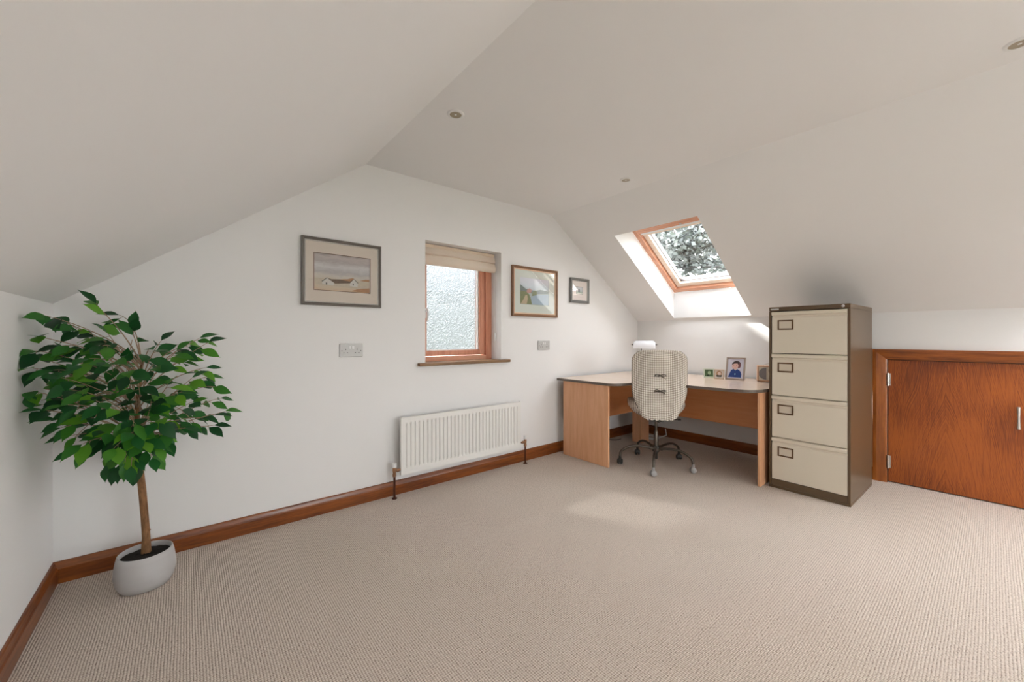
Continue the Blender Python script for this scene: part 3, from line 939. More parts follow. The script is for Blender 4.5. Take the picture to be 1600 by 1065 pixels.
obj('brushwork', flat([
    (4, [sc_(.02, .16), sc_(.98, .10), sc_(.98, .30), sc_(.55, .34), sc_(.02, .33)]),
    (2, [sc_(.62, .03), sc_(.98, .02), sc_(.98, .15), sc_(.80, .12)]),
    (2, [sc_(.80, .34), sc_(.98, .33), sc_(.98, .40), sc_(.90, .39)]),
    (0, [sc_(.14, .17), sc_(.34, .16), sc_(.34, .24), sc_(.22, .35), sc_(.14, .26)]),
    (0, [sc_(.62, .17), sc_(.76, .16), sc_(.77, .27), sc_(.70, .37), sc_(.62, .28)]),
    (1, [sc_(.22, .35), sc_(.36, .21), sc_(.62, .25), sc_(.70, .39), sc_(.58, .35), sc_(.30, .32)]),
    (2, [sc_(.44, .335), sc_(.62, .30), sc_(.70, .39), sc_(.66, .40), sc_(.58, .36)]),
    (3, [sc_(.20, .17), sc_(.225, .17), sc_(.225, .22), sc_(.20, .22)]),
    (3, [sc_(.67, .20), sc_(.69, .20), sc_(.69, .25), sc_(.67, .25)]),
    (3, [sc_(.13, .25), sc_(.22, .36), sc_(.23, .35), sc_(.145, .24)]),
    (3, [sc_(.70, .38), sc_(.77, .28), sc_(.765, .26), sc_(.70, .36)]),
]), None, p1, mats=cot)

river = art_mat('river_watercolour', [(0, (168, 178, 168)), (.2, (176, 190, 196)), (.38, (168, 182, 180)), (.5, (186, 196, 200)), (.7, (206, 216, 224)), (1, (216, 216, 226))], 12, .22, h=.25)
t2, p2, sz2_ = framed('framed_painting', 'bronze-framed landscape watercolour with a path and lake, just right of the window',
    2.187, 2.746, 1.288, 1.733, M['bronze_frame'], M['gold_slip'], M['mount_pale'], .022, (.075, .085, .085, .075), river, lean=.0, slip=.010)
w, h = sz2_
hw, hh = w / 2, h / 2
sc_ = lambda x, z: (x * w - hw, z * h - hh)
rv = [plain('path_sand', srgb(196, 178, 150), .8, noise=.15, nscale=60), plain('bank_green', srgb(138, 146, 104), .8, noise=.35, nscale=70), plain('far_trees', srgb(128, 142, 140), .8, noise=.3, nscale=60), plain('water_blue', srgb(170, 190, 206), .8, noise=.1, nscale=40), plain('blossom', srgb(206, 160, 152), .8, noise=.3, nscale=90)]
obj('brushwork', flat([
    (2, [sc_(.0, .46), sc_(.30, .44), sc_(.55, .42), sc_(.99, .46), sc_(.99, .56), sc_(.70, .60), sc_(.50, .54), sc_(.2, .58), sc_(.0, .74)]),
    (3, [sc_(.34, .02), sc_(.99, .02), sc_(.99, .45), sc_(.55, .40), sc_(.38, .30)]),
    (1, [sc_(.0, .02), sc_(.40, .02), sc_(.36, .24), sc_(.30, .40), sc_(.20, .48), sc_(.0, .50)]),
    (0, [sc_(.02, .02), sc_(.22, .02), sc_(.26, .22), sc_(.24, .36), sc_(.17, .34), sc_(.12, .20)]),
    (4, [sc_(.25, .42), sc_(.36, .44), sc_(.40, .54), sc_(.33, .62), sc_(.25, .58), sc_(.21, .50)]),
    (1, [sc_(.40, .34), sc_(.56, .38), sc_(.58, .50), sc_(.50, .56), sc_(.42, .48)]),
]), None, p2, mats=rv)

tiny = art_mat('tiny_sketch', [(0, (228, 222, 220)), (.4, (200, 206, 204)), (.7, (214, 218, 222)), (1, (226, 226, 230))], 30, .3, h=.08)
t3, p3, sz3_ = framed('framed_painting', 'small square slate-framed sketch, rightmost of the three pictures on the far wall',
    2.934, 3.214, 1.447, 1.695, M['steel_frame'], M['silver_slip'], M['mount_white'], .026, (.063, .063, .062, .058), tiny, lean=.0, line_m=plain('sketch_border', srgb(120, 118, 116), .7), slip=.003)
w, h = sz3_
hw, hh = w / 2, h / 2
sc_ = lambda x, z: (x * w - hw, z * h - hh)
obj('brushwork', flat([(0, [sc_(.1, .1), sc_(.9, .1), sc_(.9, .35), sc_(.1, .4)]), (1, [sc_(.3, .3), sc_(.6, .3), sc_(.6, .6), (sc_(.45, .75)), sc_(.3, .6)])]), None, p3,
    mats=[plain('sketch_field', srgb(176, 190, 176), .8), plain('sketch_ink', srgb(130, 138, 142), .8)])

# ------------------------------------------------------------------ downlights
def downlight(x, y, label):
    t = thing('downlight', label, 'ceiling light', (x, y, HC))
    t['group'] = 'recessed downlights in the flat ceiling'
    bm = bmesh.new()
    lathe(bm, [(.030, -.001), (.031, -.006), (.038, -.007), (.043, -.004), (.0445, 0)], 32)
    obj('bezel', bm, M['white'], t, smooth=True)
    bm = bmesh.new()
    lathe(bm, [(.0305, -.004), (.029, -.001), (.014, -.0008), (0, -.0008)], 24)
    obj('reflector', bm, plain('lamp_reflector', srgb(168, 156, 136), .3, .6), t, smooth=True)
    bm = bmesh.new()
    lathe(bm, [(.0, -.0055), (.005, -.005), (.008, -.003), (.009, -.001)], 16)
    obj('bulb', bm, M['white'], t, smooth=True)
    return t
downlight(1.08, 1.773, 'recessed white downlight in the flat ceiling, nearest the left slope')
downlight(2.497, 1.715, 'recessed white downlight in the flat ceiling, near the skylight')
downlight(2.535, -.068, 'recessed white downlight cut by the right edge of the photo')

# ------------------------------------------------------------------ desk
dk = thing('corner_desk', 'L-shaped beech corner desk with a dark edge band in the far right corner', 'desk', (3.5, 1.9, 0))
DO = Vector((3.5, 1.9, 0))
outl = [(2.722, 2.635), (2.718, 2.10), (2.720, 2.045), (2.738, 2.00), (2.79, 1.970), (2.87, 1.945), (2.97, 1.925), (3.05, 1.885), (3.090, 1.79), (3.10, 1.68), (3.102, 1.56), (3.114, 1.40), (3.13, 1.25), (3.152, 1.17), (3.20, 1.108), (3.27, 1.075), (3.36, 1.064), (4.085, 1.064), (4.085, 2.635)]
# smooth the curved run
def chaikin(p, k0, k1):
    head, mid, tail = p[:k0], p[k0:k1], p[k1:]
    for _ in range(2):
        q = [mid[0]]
        for a, b_ in zip(mid[:-1], mid[1:]):
            q += [(a[0] * .75 + b_[0] * .25, a[1] * .75 + b_[1] * .25), (a[0] * .25 + b_[0] * .75, a[1] * .25 + b_[1] * .75)]
        q.append(mid[-1]); mid = q
    return head + mid + tail
outl = chaikin(outl, 1, 16)
bm = bmesh.new()
lo_ = [bm.verts.new((x - 3.5, y - 1.9, .694)) for x, y in outl]
hi_ = [bm.verts.new((x - 3.5, y - 1.9, .716)) for x, y in outl]
bm.faces.new(hi_); bm.faces.new(lo_[::-1])
for i in range(len(outl)):
    j = (i + 1) % len(outl)
    f = bm.faces.new([lo_[i], lo_[j], hi_[j], hi_[i]]); f.material_index = 1
obj('desktop', bm, None, dk, mats=[M['desktop'], M['deskedge']])
def dpart(name, lo, hi, m, bevel=.0015):
    bm = bmesh.new()
    box(bm, [lo[i] - DO[i] for i in range(3)], [hi[i] - DO[i] for i in range(3)], bevel)
    return obj(name, bm, m, dk)
dpart('side_panel', (2.745, 2.060, 0), (2.767, 2.575, .694), M['beech_z'], .004)
dpart('side_panel', (3.262, 1.084, 0), (3.98, 1.106, .694), M['beech_z'], .004)
dpart('modesty_panel', (2.767, 2.430, .312), (3.80, 2.448, .694), M['beech_h'])
dpart('modesty_panel', (3.80, 1.106, .312), (3.818, 2.430, .694), M['beech_y'])
bm = bmesh.new()
box(bm, (3.655 - 3.5, 2.325 - 1.9, 0), (3.80 - 3.5, 2.343 - 1.9, .694), .001)
box(bm, (3.655 - 3.5, 2.343 - 1.9, 0), (3.673 - 3.5, 2.430 - 1.9, .694), .001)
box(bm, (3.70 - 3.5, 2.322 - 1.9, .10), (3.708 - 3.5, 2.3255 - 1.9, .108), .001)
obj('corner_leg', bm, M['beech_z'], dk)

# ------------------------------------------------------------------ filing cabinet
fc = thing('filing_cabinet', 'four-drawer brown and cream metal filing cabinet beside the desk', 'filing cabinet', (3.3209, .584, 0), -.0212)
Wc, Dc, Hc = .468, .622, 1.321
bm = bmesh.new()
th = .022
box(bm, (0, 0, .018), (Dc, .0145, Hc - .03), .0015)              # sides
box(bm, (0, Wc - .0145, .018), (Dc, Wc, Hc - .03), .0015)
box(bm, (0.0, 0, Hc - .0295), (Dc, Wc, Hc), .003)              # top
box(bm, (.004, .0145, .018), (Dc, Wc - .0145, .062), .001)       # bottom rail
box(bm, (Dc - .01, .0145, .03), (Dc - .002, Wc - .0145, Hc - .03))
box(bm, (-.001, -.001, 0), (Dc, Wc + .001, .0175), .002)           # plinth
obj('carcass', bm, M['cab_brown'], fc)
bm = bmesh.new()
box(bm, (.030, .0146, .0625), (.036, Wc - .0146, Hc - .0305))
obj('gap_shade_sheet', bm, M['cab_dark'], fc)  # solid dark sheet standing in for shade in the drawer gaps
y0, y1 = .0165, .4475
zt = [1.287, .981, .677, .371]
zb_ = [.9855, .6815, .3755, .067]
for i in range(4):
    a, b_ = zb_[i], zt[i]
    bm = bmesh.new()
    # profile: flat front, recessed finger groove and forward lip along the top
    prof = [(.028, a), (-.002, a), (-.004, a + .003), (-.004, b_ - .046), (.001, b_ - .038), (.001, b_ - .030), (-.015, b_ - .024), (-.016, b_ - .006), (-.006, b_ - .001), (.028, b_)]
    prism(bm, prof, 'Y', y0, y1)
    dr = obj('drawer', bm, M['cab_cream'], fc, smooth=True, angle=25)
    lz1, lz0 = b_ - .062, b_ - .132
    ly0, ly1 = .314, .412
    bm = bmesh.new()
    e = .010
    for (p, q) in (((ly0, lz0), (ly1, lz0 + e)), ((ly0, lz1 - e), (ly1, lz1)), ((ly0, lz0 + e), (ly0 + e, lz1 - e)), ((ly1 - e, lz0 + e), (ly1, lz1 - e))):
        box(bm, (-.0075, p[0], p[1]), (-.0038, q[0], q[1]), .0008)
    obj('label_holder', bm, M['bronze'], dr)
    bm = bmesh.new()
    box(bm, (-.0046, ly0 + e, lz0 + e), (-.0038, ly1 - e, lz1 - e))
    obj('label_card', bm, M['card'], dr)
bm = bmesh.new()
lathe(bm, [(0, -.009), (.004, -.009), (.0045, -.006), (.0095, -.005), (.010, 0)], 18, (0, .038, Hc - .0145), 'X')
lk = obj('lock', bm, M['chrome'], fc, smooth=True)
bm = bmesh.new()
box(bm, (-.0095, .0368, Hc - .018), (-.0088, .0392, Hc - .011))
obj('keyhole', bm, M['dark'], lk)
bm = bmesh.new()
box(bm, (-.0022, .405, Hc - .0225), (-.0002, .458, Hc - .0105), .0005)
obj('maker_badge', bm, M['chrome'], fc)

# ------------------------------------------------------------------ swivel chair
CA = radians(38)
ch = thing('swivel_chair', 'checked fabric swivel chair on five castors, its back to the photographer, at the desk', 'chair', (3.131, 1.847, 0), CA)
# local +x = facing direction
HZ = .143
bm = bmesh.new()
lathe(bm, [(.0, .055), (.013, .055), (.014, .10), (.024, .115), (.030, .12), (.030, .158), (.024, .166), (.018, .168)], 24)
obj('hub', bm, M['hubm'], ch, smooth=True)
bm = bmesh.new()
lathe(bm, [(.017, .166), (.0195, .168), (.0195, .275), (.018, .279), (.016, .290), (.0135, .292)], 24)
obj('column_sleeve', bm, M['tube'], ch, smooth=True)
bm = bmesh.new()
lathe(bm, [(.0105, .285), (.0105, .402)], 20)
obj('gas_lift', bm, M['tube'], ch, smooth=True)
def caster_part(parent, x, y, hd, m):
    bm = bmesh.new()
    ax = Vector((-sin(hd), cos(hd), 0))
    fw = Vector((cos(hd), sin(hd), 0))
    for s in (-1, 1):
        c = Vector((x, y, .0245)) + ax * s * .012
        rings = []
        for (r, o) in ((.004, .0115), (.017, .011), (.0225, .007), (.0235, .0), (.0235, -.007), (.0, -.008)):
            rings.append([bm.verts.new(c + ax * s * o + (fw * cos(2 * pi * k / 20) + Vector((0, 0, 1)) * sin(2 * pi * k / 20)) * max(r, .0005)) for k in range(20)])
        for i in range(len(rings) - 1):
            for k in range(20):
                bm.faces.new([rings[i][k], rings[i][(k + 1) % 20], rings[i + 1][(k + 1) % 20], rings[i + 1][k]])
        bm.faces.new(rings[0])
    return obj('castor', bm, m, parent, smooth=True)
for ai, ang in enumerate((207, 279, 351, 63, 135)):
    a = radians(ang) - CA
    d = Vector((cos(a), sin(a), 0))
    R0 = .305
    pts = bez(d * .026 + Vector((0, 0, HZ)), d * .13 + Vector((0, 0, HZ + .022)), d * .20 + Vector((0, 0, HZ + .028)), d * .255 + Vector((0, 0, HZ - .004)), 10)
    pts += bez(pts[-1], d * .290 + Vector((0, 0, HZ - .024)), d * (R0 - .002) + Vector((0, 0, .115)), d * R0 + Vector((0, 0, .060)), 8)[1:]
    bm = bmesh.new()
    tube(bm, pts, .0105, 12)
    tube(bm, [d * .020 + Vector((0, 0, HZ)), d * .055 + Vector((0, 0, HZ + .006))], .0155, 12)
    lg = obj('leg', bm, M['tube'], ch, smooth=True)
    hd = {207: -1.3, 279: -1.45, 351: .15, 63: .1, 135: -.2}[ang]
    front = ang in (207, 279)  # front pair gets the lit grey, the others the shaded dark
    cs = caster_part(lg, d.x * R0, d.y * R0, hd - (CA if False else 0), M['castor'] if front else M['castor_shaded'])
    bm = bmesh.new()
    tube(bm, [d * R0 + Vector((0, 0, .040)), d * R0 + Vector((0, 0, .072))], [.013, .0105], 10)
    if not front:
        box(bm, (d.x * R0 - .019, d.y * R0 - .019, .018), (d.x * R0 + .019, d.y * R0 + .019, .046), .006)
    obj('castor_hood', bm, M['castor'] if front else M['castor_shaded'], lg, smooth=True)
# seat: dished cushion inside a loose checked cover
def seat_bm():
    bm = bmesh.new()
    nu, nv = 40, 14
    rings = []
    for j in range(nv + 1):
        t = j / nv                                     # 0 bottom centre -> 1 top centre
        if t < .5:
            k = t / .5
            rad = sin(k * pi / 2) ** .8
            z = .405 + .075 * (1 - cos(k * pi / 2)) ** .9
        else:
            k = (t - .5) / .5
            rad = cos(k * pi / 2) ** .55
            z = .48 + .045 * sin(min(1, k * 3) * pi / 2) - .02 * max(0, k - .3)
        ring = []
        for i in range(nu):
            a = 2 * pi * i / nu
            ca, sa = cos(a), sin(a)
            x = .225 * rad * (abs(ca) ** .75) * (1 if ca >= 0 else -1)
            y = .236 * rad * (abs(sa) ** .75) * (1 if sa >= 0 else -1)
            zz = z + .035 * (abs(y) / .21) ** 2.5 * rad + .012 * (max(0, -x) / .21) ** 2
            zz += .003 * sin(a * 9) * rad
            ring.append(bm.verts.new((x + .050, y, zz)))
        rings.append(ring)
    for j in range(nv):
        for i in range(nu):
            bm.faces.new([rings[j][i], rings[j][(i + 1) % nu], rings[j + 1][(i + 1) % nu], rings[j + 1][i]])
    bmesh.ops.remove_doubles(bm, verts=bm.verts, dist=1e-5)
    return bm
obj('seat', seat_bm(), M['check'], ch, smooth=True, angle=80)
# back: curved upright pad; cover hangs to below seat level
def back_bm():
    bm = bmesh.new()
    nz, ny = 44, 28
    Z0, Z1 = .428, .998
    def halfw(z):
        t = (z - Z0) / (Z1 - Z0)
        if t < .155: w = .128 + (.166 - .128) * (t / .155)
        elif t < .45: w = .166 + (.214 - .166) * sin((t - .155) / .295 * pi / 2)
        else: w = .214
        R_ = .085
        if z > Z1 - R_:
            k = (z - (Z1 - R_)) / R_
            w = w - R_ * (1 - sqrt(max(0, 1 - k * k)))
        return w
    front, back_ = [], []
    for j in range(nz + 1):
        s = j / nz
        s = 1 - (1 - s) ** 1.5
        z = Z0 + (Z1 - Z0) * s
        hw = halfw(z)
        if j == nz: hw = halfw(Z1 - .0012)
        crown = 0.0
        rf, rb = [], []
        for i in range(ny + 1):
            u = -1 + 2 * i / ny
            u = sin(u * pi / 2) * .6 + u * .4
            y = u * hw
            edge = sqrt(max(0, 1 - abs(u) ** 4))
            etop = min(1, sqrt(max(0, (Z1 - z) / .03)))
            thk = (.006 + .020 * edge * etop)
            xc = -.205 - .05 * max(0, (z - .60)) + .030 * (y / .21) ** 2 + (.012 if z < .50 else 0) * (1 - (z - Z0) / .072)
            zz = z - .010 * (y / .21) ** 2 * max(0, (z - .8) / .2)
            if j == 0: zz += .006 * sin(i * 1.9) + (.012 if abs(u) > .85 else 0)
            wr = .0025 * sin(y * 60 + z * 30) * (1 if z < .58 else .3)
            rf.append(bm.verts.new((xc + thk, y, zz)))
            rb.append(bm.verts.new((xc - thk + wr, y, zz)))
        front.append(rf); back_.append(rb)
    for j in range(nz):
        for i in range(ny):
            bm.faces.new([back_[j][i], back_[j][i + 1], back_[j + 1][i + 1], back_[j + 1][i]])
            bm.faces.new([front[j][i + 1], front[j][i], front[j + 1][i], front[j + 1][i + 1]])
        bm.faces.new([front[j][0], back_[j][0], back_[j + 1][0], front[j + 1][0]])
        bm.faces.new([back_[j][ny], front[j][ny], front[j + 1][ny], back_[j + 1][ny]])
    for i in range(ny):
        bm.faces.new([front[0][i], front[0][i + 1], back_[0][i + 1], back_[0][i]])
        bm.faces.new([front[nz][i + 1], front[nz][i], back_[nz][i], back_[nz][i + 1]])
    return bm
bk_ = obj('backrest', back_bm(), M['check'], ch, smooth=True, angle=70)
# piping along the edge of the cover
def halfw_pt():
    pts = []
    Z0, Z1, R_ = .52, .998, .085
    for k in range(14):
        z = Z0 + (Z1 - R_ - Z0) * k / 13
        t = (z - .428) / .57
        w = .166 + .048 * sin(min(1, max(0, (t - .155) / .295)) * pi / 2) if t < .45 else .214
        pts.append((w, z))
    for k in range(1, 12):
        a = k / 11 * pi / 2
        pts.append((.214 - R_ + R_ * cos(a), Z1 - R_ + R_ * sin(a) - .002))
    return pts
pp = halfw_pt()
full = [(-w, z) for w, z in pp] + [(w, z) for w, z in pp[::-1]]
bm = bmesh.new()
tube(bm, [(-.205 - .05 * max(0, z - .6) + .030 * (y / .21) ** 2 - .004, y, z - .010 * (y / .21) ** 2 * max(0, (z - .8) / .2)) for y, z in full], .0028, 6)
obj('piping', bm, M['cord'], bk_, smooth=True)
# two tied bows of fabric tape on the back
random.seed(5)
for zc in (.792, .668):
    bm = bmesh.new()
    xb = -.205 - .05 * max(0, zc - .6) - .033
    def tape(pts):
        tube(bm, [(xb + p[2], p[0], zc + p[1]) for p in pts], .0032, 6)
    tape([(-.0, 0, 0), (.020, .012, -.006), (.036, .012, -.004), (.040, .002, 0), (.022, -.004, -.004), (0, 0, 0)])
    tape([(0, 0, 0), (-.018, .008, -.006), (-.040, .010, -.002), (-.046, .001, 0), (-.022, -.005, -.004), (0, 0, 0)])
    tape([(0, 0, 0), (-.014, -.010, -.004), (-.034, -.018, -.003), (-.040, -.028, 0)])
    tape([(0, 0, 0), (.014, -.008, -.004), (.026, -.004, -.003), (.050, -.008, .001)])
    lathe(bm, [(0, -.007), (.006, -.005), (.007, 0), (.006, .005), (0, .007)], 8, (xb - .002, 0, zc))
    obj('tied_bow', bm, M['cord'], bk_, smooth=True)
bm = bmesh.new()
box(bm, (-.10, -.05, .392), (.10, .05, .412), .004)
obj('seat_plate', bm, M['hubm'], ch)
bm = bmesh.new()
tube(bm, [(.0, -.04, .402), (-.02, -.13, .400), (-.03, -.175, .404)], .004, 8)
tube(bm, [(-.03, -.170, .404), (-.033, -.195, .406)], .007, 8)
obj('lever', bm, M['hubm'], ch, smooth=True)
bm = bmesh.new()
tube(bm, [(-.09, 0, .402), (-.16, 0, .41), (-.185, 0, .45), (-.19, 0, .60)], .012, 8)
obj('back_support', bm, M['hubm'], ch, smooth=True)

# ------------------------------------------------------------------ things on the desk
DT = .716
# lamp
lp = thing('desk_lamp', 'banker-style desk lamp with a white opal shade, behind the chair', 'lamp', (3.73, 2.335, DT), radians(31))
bm = bmesh.new()
lathe(bm, [(0, 0.0005), (.075, .0005), (.078, .004), (.076, .012), (.045, .020), (.018, .026), (.012, .040), (0, .040)], 32)
obj('base', bm, M['lamp_metal'], lp, smooth=True)
bm = bmesh.new()
tube(bm, [(0, .03, .03), (0, .03, .26), (.0, .03, .30)], .0045, 10)
tube(bm, [(0, -.002, .038), (0, .03, .05)], .006, 8)
obj('stem', bm, M['lamp_metal'], lp, smooth=True)
bm = bmesh.new()
ns, nl = 14, 2
secs = []
for (yy, k) in ((-.108, .80), (-.104, .86), (-.085, 1.0), (.085, 1.0), (.104, .86), (.108, .80)):
    ring = []
    for i in range(ns + 1):
        a = pi * i / ns
        ring.append(bm.verts.new((-.058 * cos(a) * (.6 + .4 * k), yy * (1.0 + (1 - sin(a)) * .04), .268 + .082 * sin(a) * k)))
    secs.append(ring)
for a_, b_ in zip(secs[:-1], secs[1:]):
    for i in range(ns): bm.faces.new([a_[i], b_[i], b_[i + 1], a_[i + 1]])
bm.faces.new(secs[0]); bm.faces.new(secs[-1][::-1])
sh = obj('lamp_shade', bm, M['opal'], lp, smooth=True, angle=60)
for s in (-1, 1):
    bm = bmesh.new()
    lathe(bm, [(.0, s * .108), (.008, s * .109), (.008, s * .118), (.003, s * .124), (.0, s * .142)], 12, (0, 0, .308), 'Y')
    obj('finial', bm, M['lamp_metal'], sh, smooth=True)

def photo_frame(name, label, cx, cy, ang, w, h, fw, fm, art, lean=.22, z=DT):
    """free-standing frame; local x across, -y faces viewer; leans back"""
    t = thing(name, label, 'photo frame', (cx, cy, z), group='photo frames on the desk')
    t.rotation_euler = (0, 0, ang)
    R_ = Matrix.Rotation(-lean, 4, 'X')
    bm = bmesh.new()
    m4 = R_
    for lo, hi in (((-w / 2, -.006, 0), (-w / 2 + fw, .006, h)), ((w / 2 - fw, -.006, 0), (w / 2, .006, h)), ((-w / 2 + fw, -.006, 0), (w / 2 - fw, .006, fw)), ((-w / 2 + fw, -.006, h - fw), (w / 2 - fw, .006, h))):
        box(bm, lo, hi, .001, mat4=m4)
    obj('frame', bm, fm, t)
    bm = bmesh.new()
    box(bm, (-w / 2 + fw, -.001, fw), (w / 2 - fw, .004, h - fw), mat4=m4)
    b0 = obj('photograph', bm, art, t)
    bm = bmesh.new()
    prism(bm, [(-.02, h * .7), (.02, h * .7), (.03, .0), (-.03, .0)], 'Y', 0, .002)
    Rs = Matrix.Translation((0, h * .7 * sin(lean) + .006, 0)) @ Matrix.Translation((0, 0, 0))
    for v in bm.verts:
        k = v.co.z / (h * .7)
        v.co.y += .006 + (h * .45) * (1 - k) + sin(lean) * h * .7 * k
    obj('stand', bm, fm, t)
    return t, b0, m4
BG = plain('studio_backdrop', srgb(214, 212, 226), .7, noise=.1, nscale=20)
silver = plain('silver_photo_frame', srgb(168, 152, 142), .35, .35)
pf, pb, m4 = photo_frame('photo_frame', 'silver upright frame with a photo of a dark-haired person in a blue jumper', 3.838, 1.487, radians(-86) , .158, .205, .013, silver, BG)
def disc(cx, cz, rx, rz, n=20, a0=0, a1=2 * pi):
    return [(cx + rx * cos(a0 + (a1 - a0) * i / n), cz + rz * sin(a0 + (a1 - a0) * i / n)) for i in range(n)]
def on_frame(parts, parent, m4, mats, name='picture_detail'):
    bm = bmesh.new()
    for i, (mi, pts) in enumerate(parts):
        f = bm.faces.new([bm.verts.new(m4 @ Vector((p[0], -.0013 - i * .00012, p[1]))) for p in pts]); f.material_index = mi
    return obj(name, bm, None, parent, mats=mats)
pm = [plain('jumper_blue', srgb(44, 70, 138), .8, noise=.25, nscale=60), plain('skin', srgb(218, 178, 168), .6), plain('dark_hair', srgb(62, 48, 50), .7, noise=.2, nscale=90), plain('collar', srgb(206, 216, 214), .7), plain('smile', srgb(176, 110, 106), .6), plain('emblem', srgb(150, 200, 222), .6), plain('hair_reddish', srgb(112, 72, 78), .7)]
on_frame([
    (0, [(-.058, .022), (.050, .022), (.052, .055), (.040, .082), (.018, .098), (-.018, .098), (-.036, .084), (-.050, .045)]),
    (3, [(-.016, .100), (0, .086), (.018, .100), (.012, .108), (-.012, .108)]),
    (1, [(-.009, .094), (.010, .094), (.010, .112), (-.009, .112)]),
    (2, disc(.008, .140, .036, .034)),
    (6, disc(.024, .132, .020, .026)),
    (1, disc(-.004, .127, .027, .031)),
    (2, [(-.032, .138), (-.024, .160), (.0, .172), (.028, .162), (.030, .140), (.014, .150), (-.010, .148), (-.026, .140)]),
    (2, disc(-.014, .131, .003, .0018, 8)), (2, disc(.006, .131, .003, .0018, 8)),
    (4, [(-.012, .114), (-.004, .111), (.006, .114), (-.003, .108)]),
    (5, disc(.0, .052, .005, .008, 10)),
], pb, m4, pm)
green = plain('garden_photo', srgb(96, 128, 84), .6, noise=.7, nscale=60)
whitef = plain('pale_green_frame', srgb(208, 216, 200), .4)
lightw = wood('pale_wood_frame', srgb(196, 170, 142), srgb(216, 192, 164), 'X', 2, .4)
pf2, pb2, m42 = photo_frame('photo_frame', 'small pale frame with a green garden photo, leftmost on the desk', 3.868, 1.728, radians(-58), .092, .086, .010, whitef, green)
on_frame([(0, disc(.004, .045, .014, .018, 14)), (1, [(-.02, .012), (.0, .012), (.006, .026), (-.016, .026)])], pb2, m42, [plain('garden_light', srgb(180, 200, 164), .7, noise=.3, nscale=90), plain('garden_dark', srgb(38, 52, 36), .7)])
pf3, pb3, m43 = photo_frame('photo_frame', 'small wooden frame with an oval portrait, between the other two frames', 3.796, 1.606, radians(-76), .084, .088, .007, lightw, plain('oval_mount', srgb(222, 212, 204), .8))
on_frame([(0, disc(0, .044, .026, .034, 24)), (1, disc(0, .052, .024, .024, 20)), (2, disc(.002, .050, .014, .016, 16)), (3, [(-.020, .020), (.020, .020), (.024, .036), (-.024, .036)])], pb3, m43,
    [plain('oval_light', srgb(206, 196, 188), .7), plain('oval_hair', srgb(176, 138, 104), .7), plain('oval_face', srgb(224, 200, 190), .7), plain('oval_dark', srgb(64, 66, 58), .7)])

# radio
rd = thing('radio', 'small pale wooden radio with a grey round speaker, against the filing cabinet', 'radio', (3.893, 1.205, DT), radians(-68))
rw, rh, rdp = .225, .140, .085
bm = bmesh.new()
t_ = .010
for lo, hi in (((-rw / 2, -rdp / 2, .006), (-rw / 2 + t_, rdp / 2, rh)), ((rw / 2 - t_, -rdp / 2, .006), (rw / 2, rdp / 2, rh)), ((-rw / 2 + t_, -rdp / 2, .006), (rw / 2 - t_, rdp / 2, .006 + t_)), ((-rw / 2 + t_, -rdp / 2, rh - t_), (rw / 2 - t_, rdp / 2, rh)), ((-rw / 2 + t_, rdp / 2 - .006, .016), (rw / 2 - t_, rdp / 2, rh - t_))):
    box(bm, lo, hi, .0015)
for s in (-1, 1): box(bm, (s * .08 - .008, -.03, 0), (s * .08 + .008, .03, .0062))
obj('body', bm, wood('radio_wood', srgb(208, 160, 124), srgb(228, 186, 152), 'X', 2, .4), rd)
bm = bmesh.new()
box(bm, (-rw / 2 + t_, -rdp / 2 + .003, .016), (rw / 2 - t_, -rdp / 2 + .012, rh - t_))
fp = obj('front_panel', bm, plain('radio_cream', srgb(226, 220, 208), .5), rd)
bm = bmesh.new()
pts = disc(-.052, .073, .050, .050, 28, pi / 2, 3 * pi / 2) + [(-.046, .023), (-.046, .123)]
pts = [(max(p[0], -rw / 2 + t_ + .003), p[1]) for p in pts]
prism(bm, pts, 'Y', -rdp / 2 + .0015, -rdp / 2 + .0032)
obj('speaker_grille', bm, plain('grille_grey', srgb(150, 148, 152), .6, noise=.3, nscale=400), fp)
bm = bmesh.new()
box(bm, (-.043, -rdp / 2 + .0015, .018), (-.040, -rdp / 2 + .0032, .128))
box(bm, (-.030, -rdp / 2 + .001, .090), (.050, -rdp / 2 + .0032, .110), .0005)
obj('display', bm, plain('display_glass', srgb(52, 66, 60), .2), fp)
for (x, z, r) in ((-.018, .066, .006), (.012, .066, .005), (-.022, .034, .006), (.010, .034, .005)):
    bm = bmesh.new()
    lathe(bm, [(0, -rdp / 2 - .004), (r, -rdp / 2 - .003), (r, -rdp / 2 + .0031)], 14, (x, 0, z), 'Y')
    obj('knob', bm, plain('knob_grey', srgb(110, 116, 112), .4), fp, smooth=True)
bm = bmesh.new()
tube(bm, bez((-.07, 0, rh - .002), (-.05, 0, rh + .028), (.05, 0, rh + .028), (.07, 0, rh - .002), 12), .0022, 6)
obj('carry_handle', bm, M['chrome'], rd, smooth=True)

# power adapter, lead and small white socket box under the desk
t = thing('power_adapter', 'small black power adapter on the carpet under the desk, by the skirting', 'adapter', (3.40, 2.60, 0))
bm = bmesh.new(); box(bm, (-.045, -.024, .001), (.045, .024, .032), .005)
obj('body', bm, M['black'], t)
bm = bmesh.new()
tube(bm, bez((.045, 0, .014), (.12, -.02, .010), (.10, -.06, .006), (.22, -.05, .005), 10), .003, 6)
obj('lead', bm, M['black'], t, smooth=True)
bm = bmesh.new()
tube(bm, [(3.84, 2.40, .008), (3.87, 2.32, .006), (3.94, 2.29, .006), (4.00, 2.34, .007), (3.98, 2.42, .010), (3.91, 2.43, .016), (3.86, 2.36, .016), (3.89, 2.29, .016), (4.06, 2.27, .03), (4.09, 2.30, .09)], .0055, 8)
o = obj('power_cable', bm, M['white'], smooth=True)
tag(o, 'loose loop of white cable on the carpet behind the desk corner leg', 'cable')

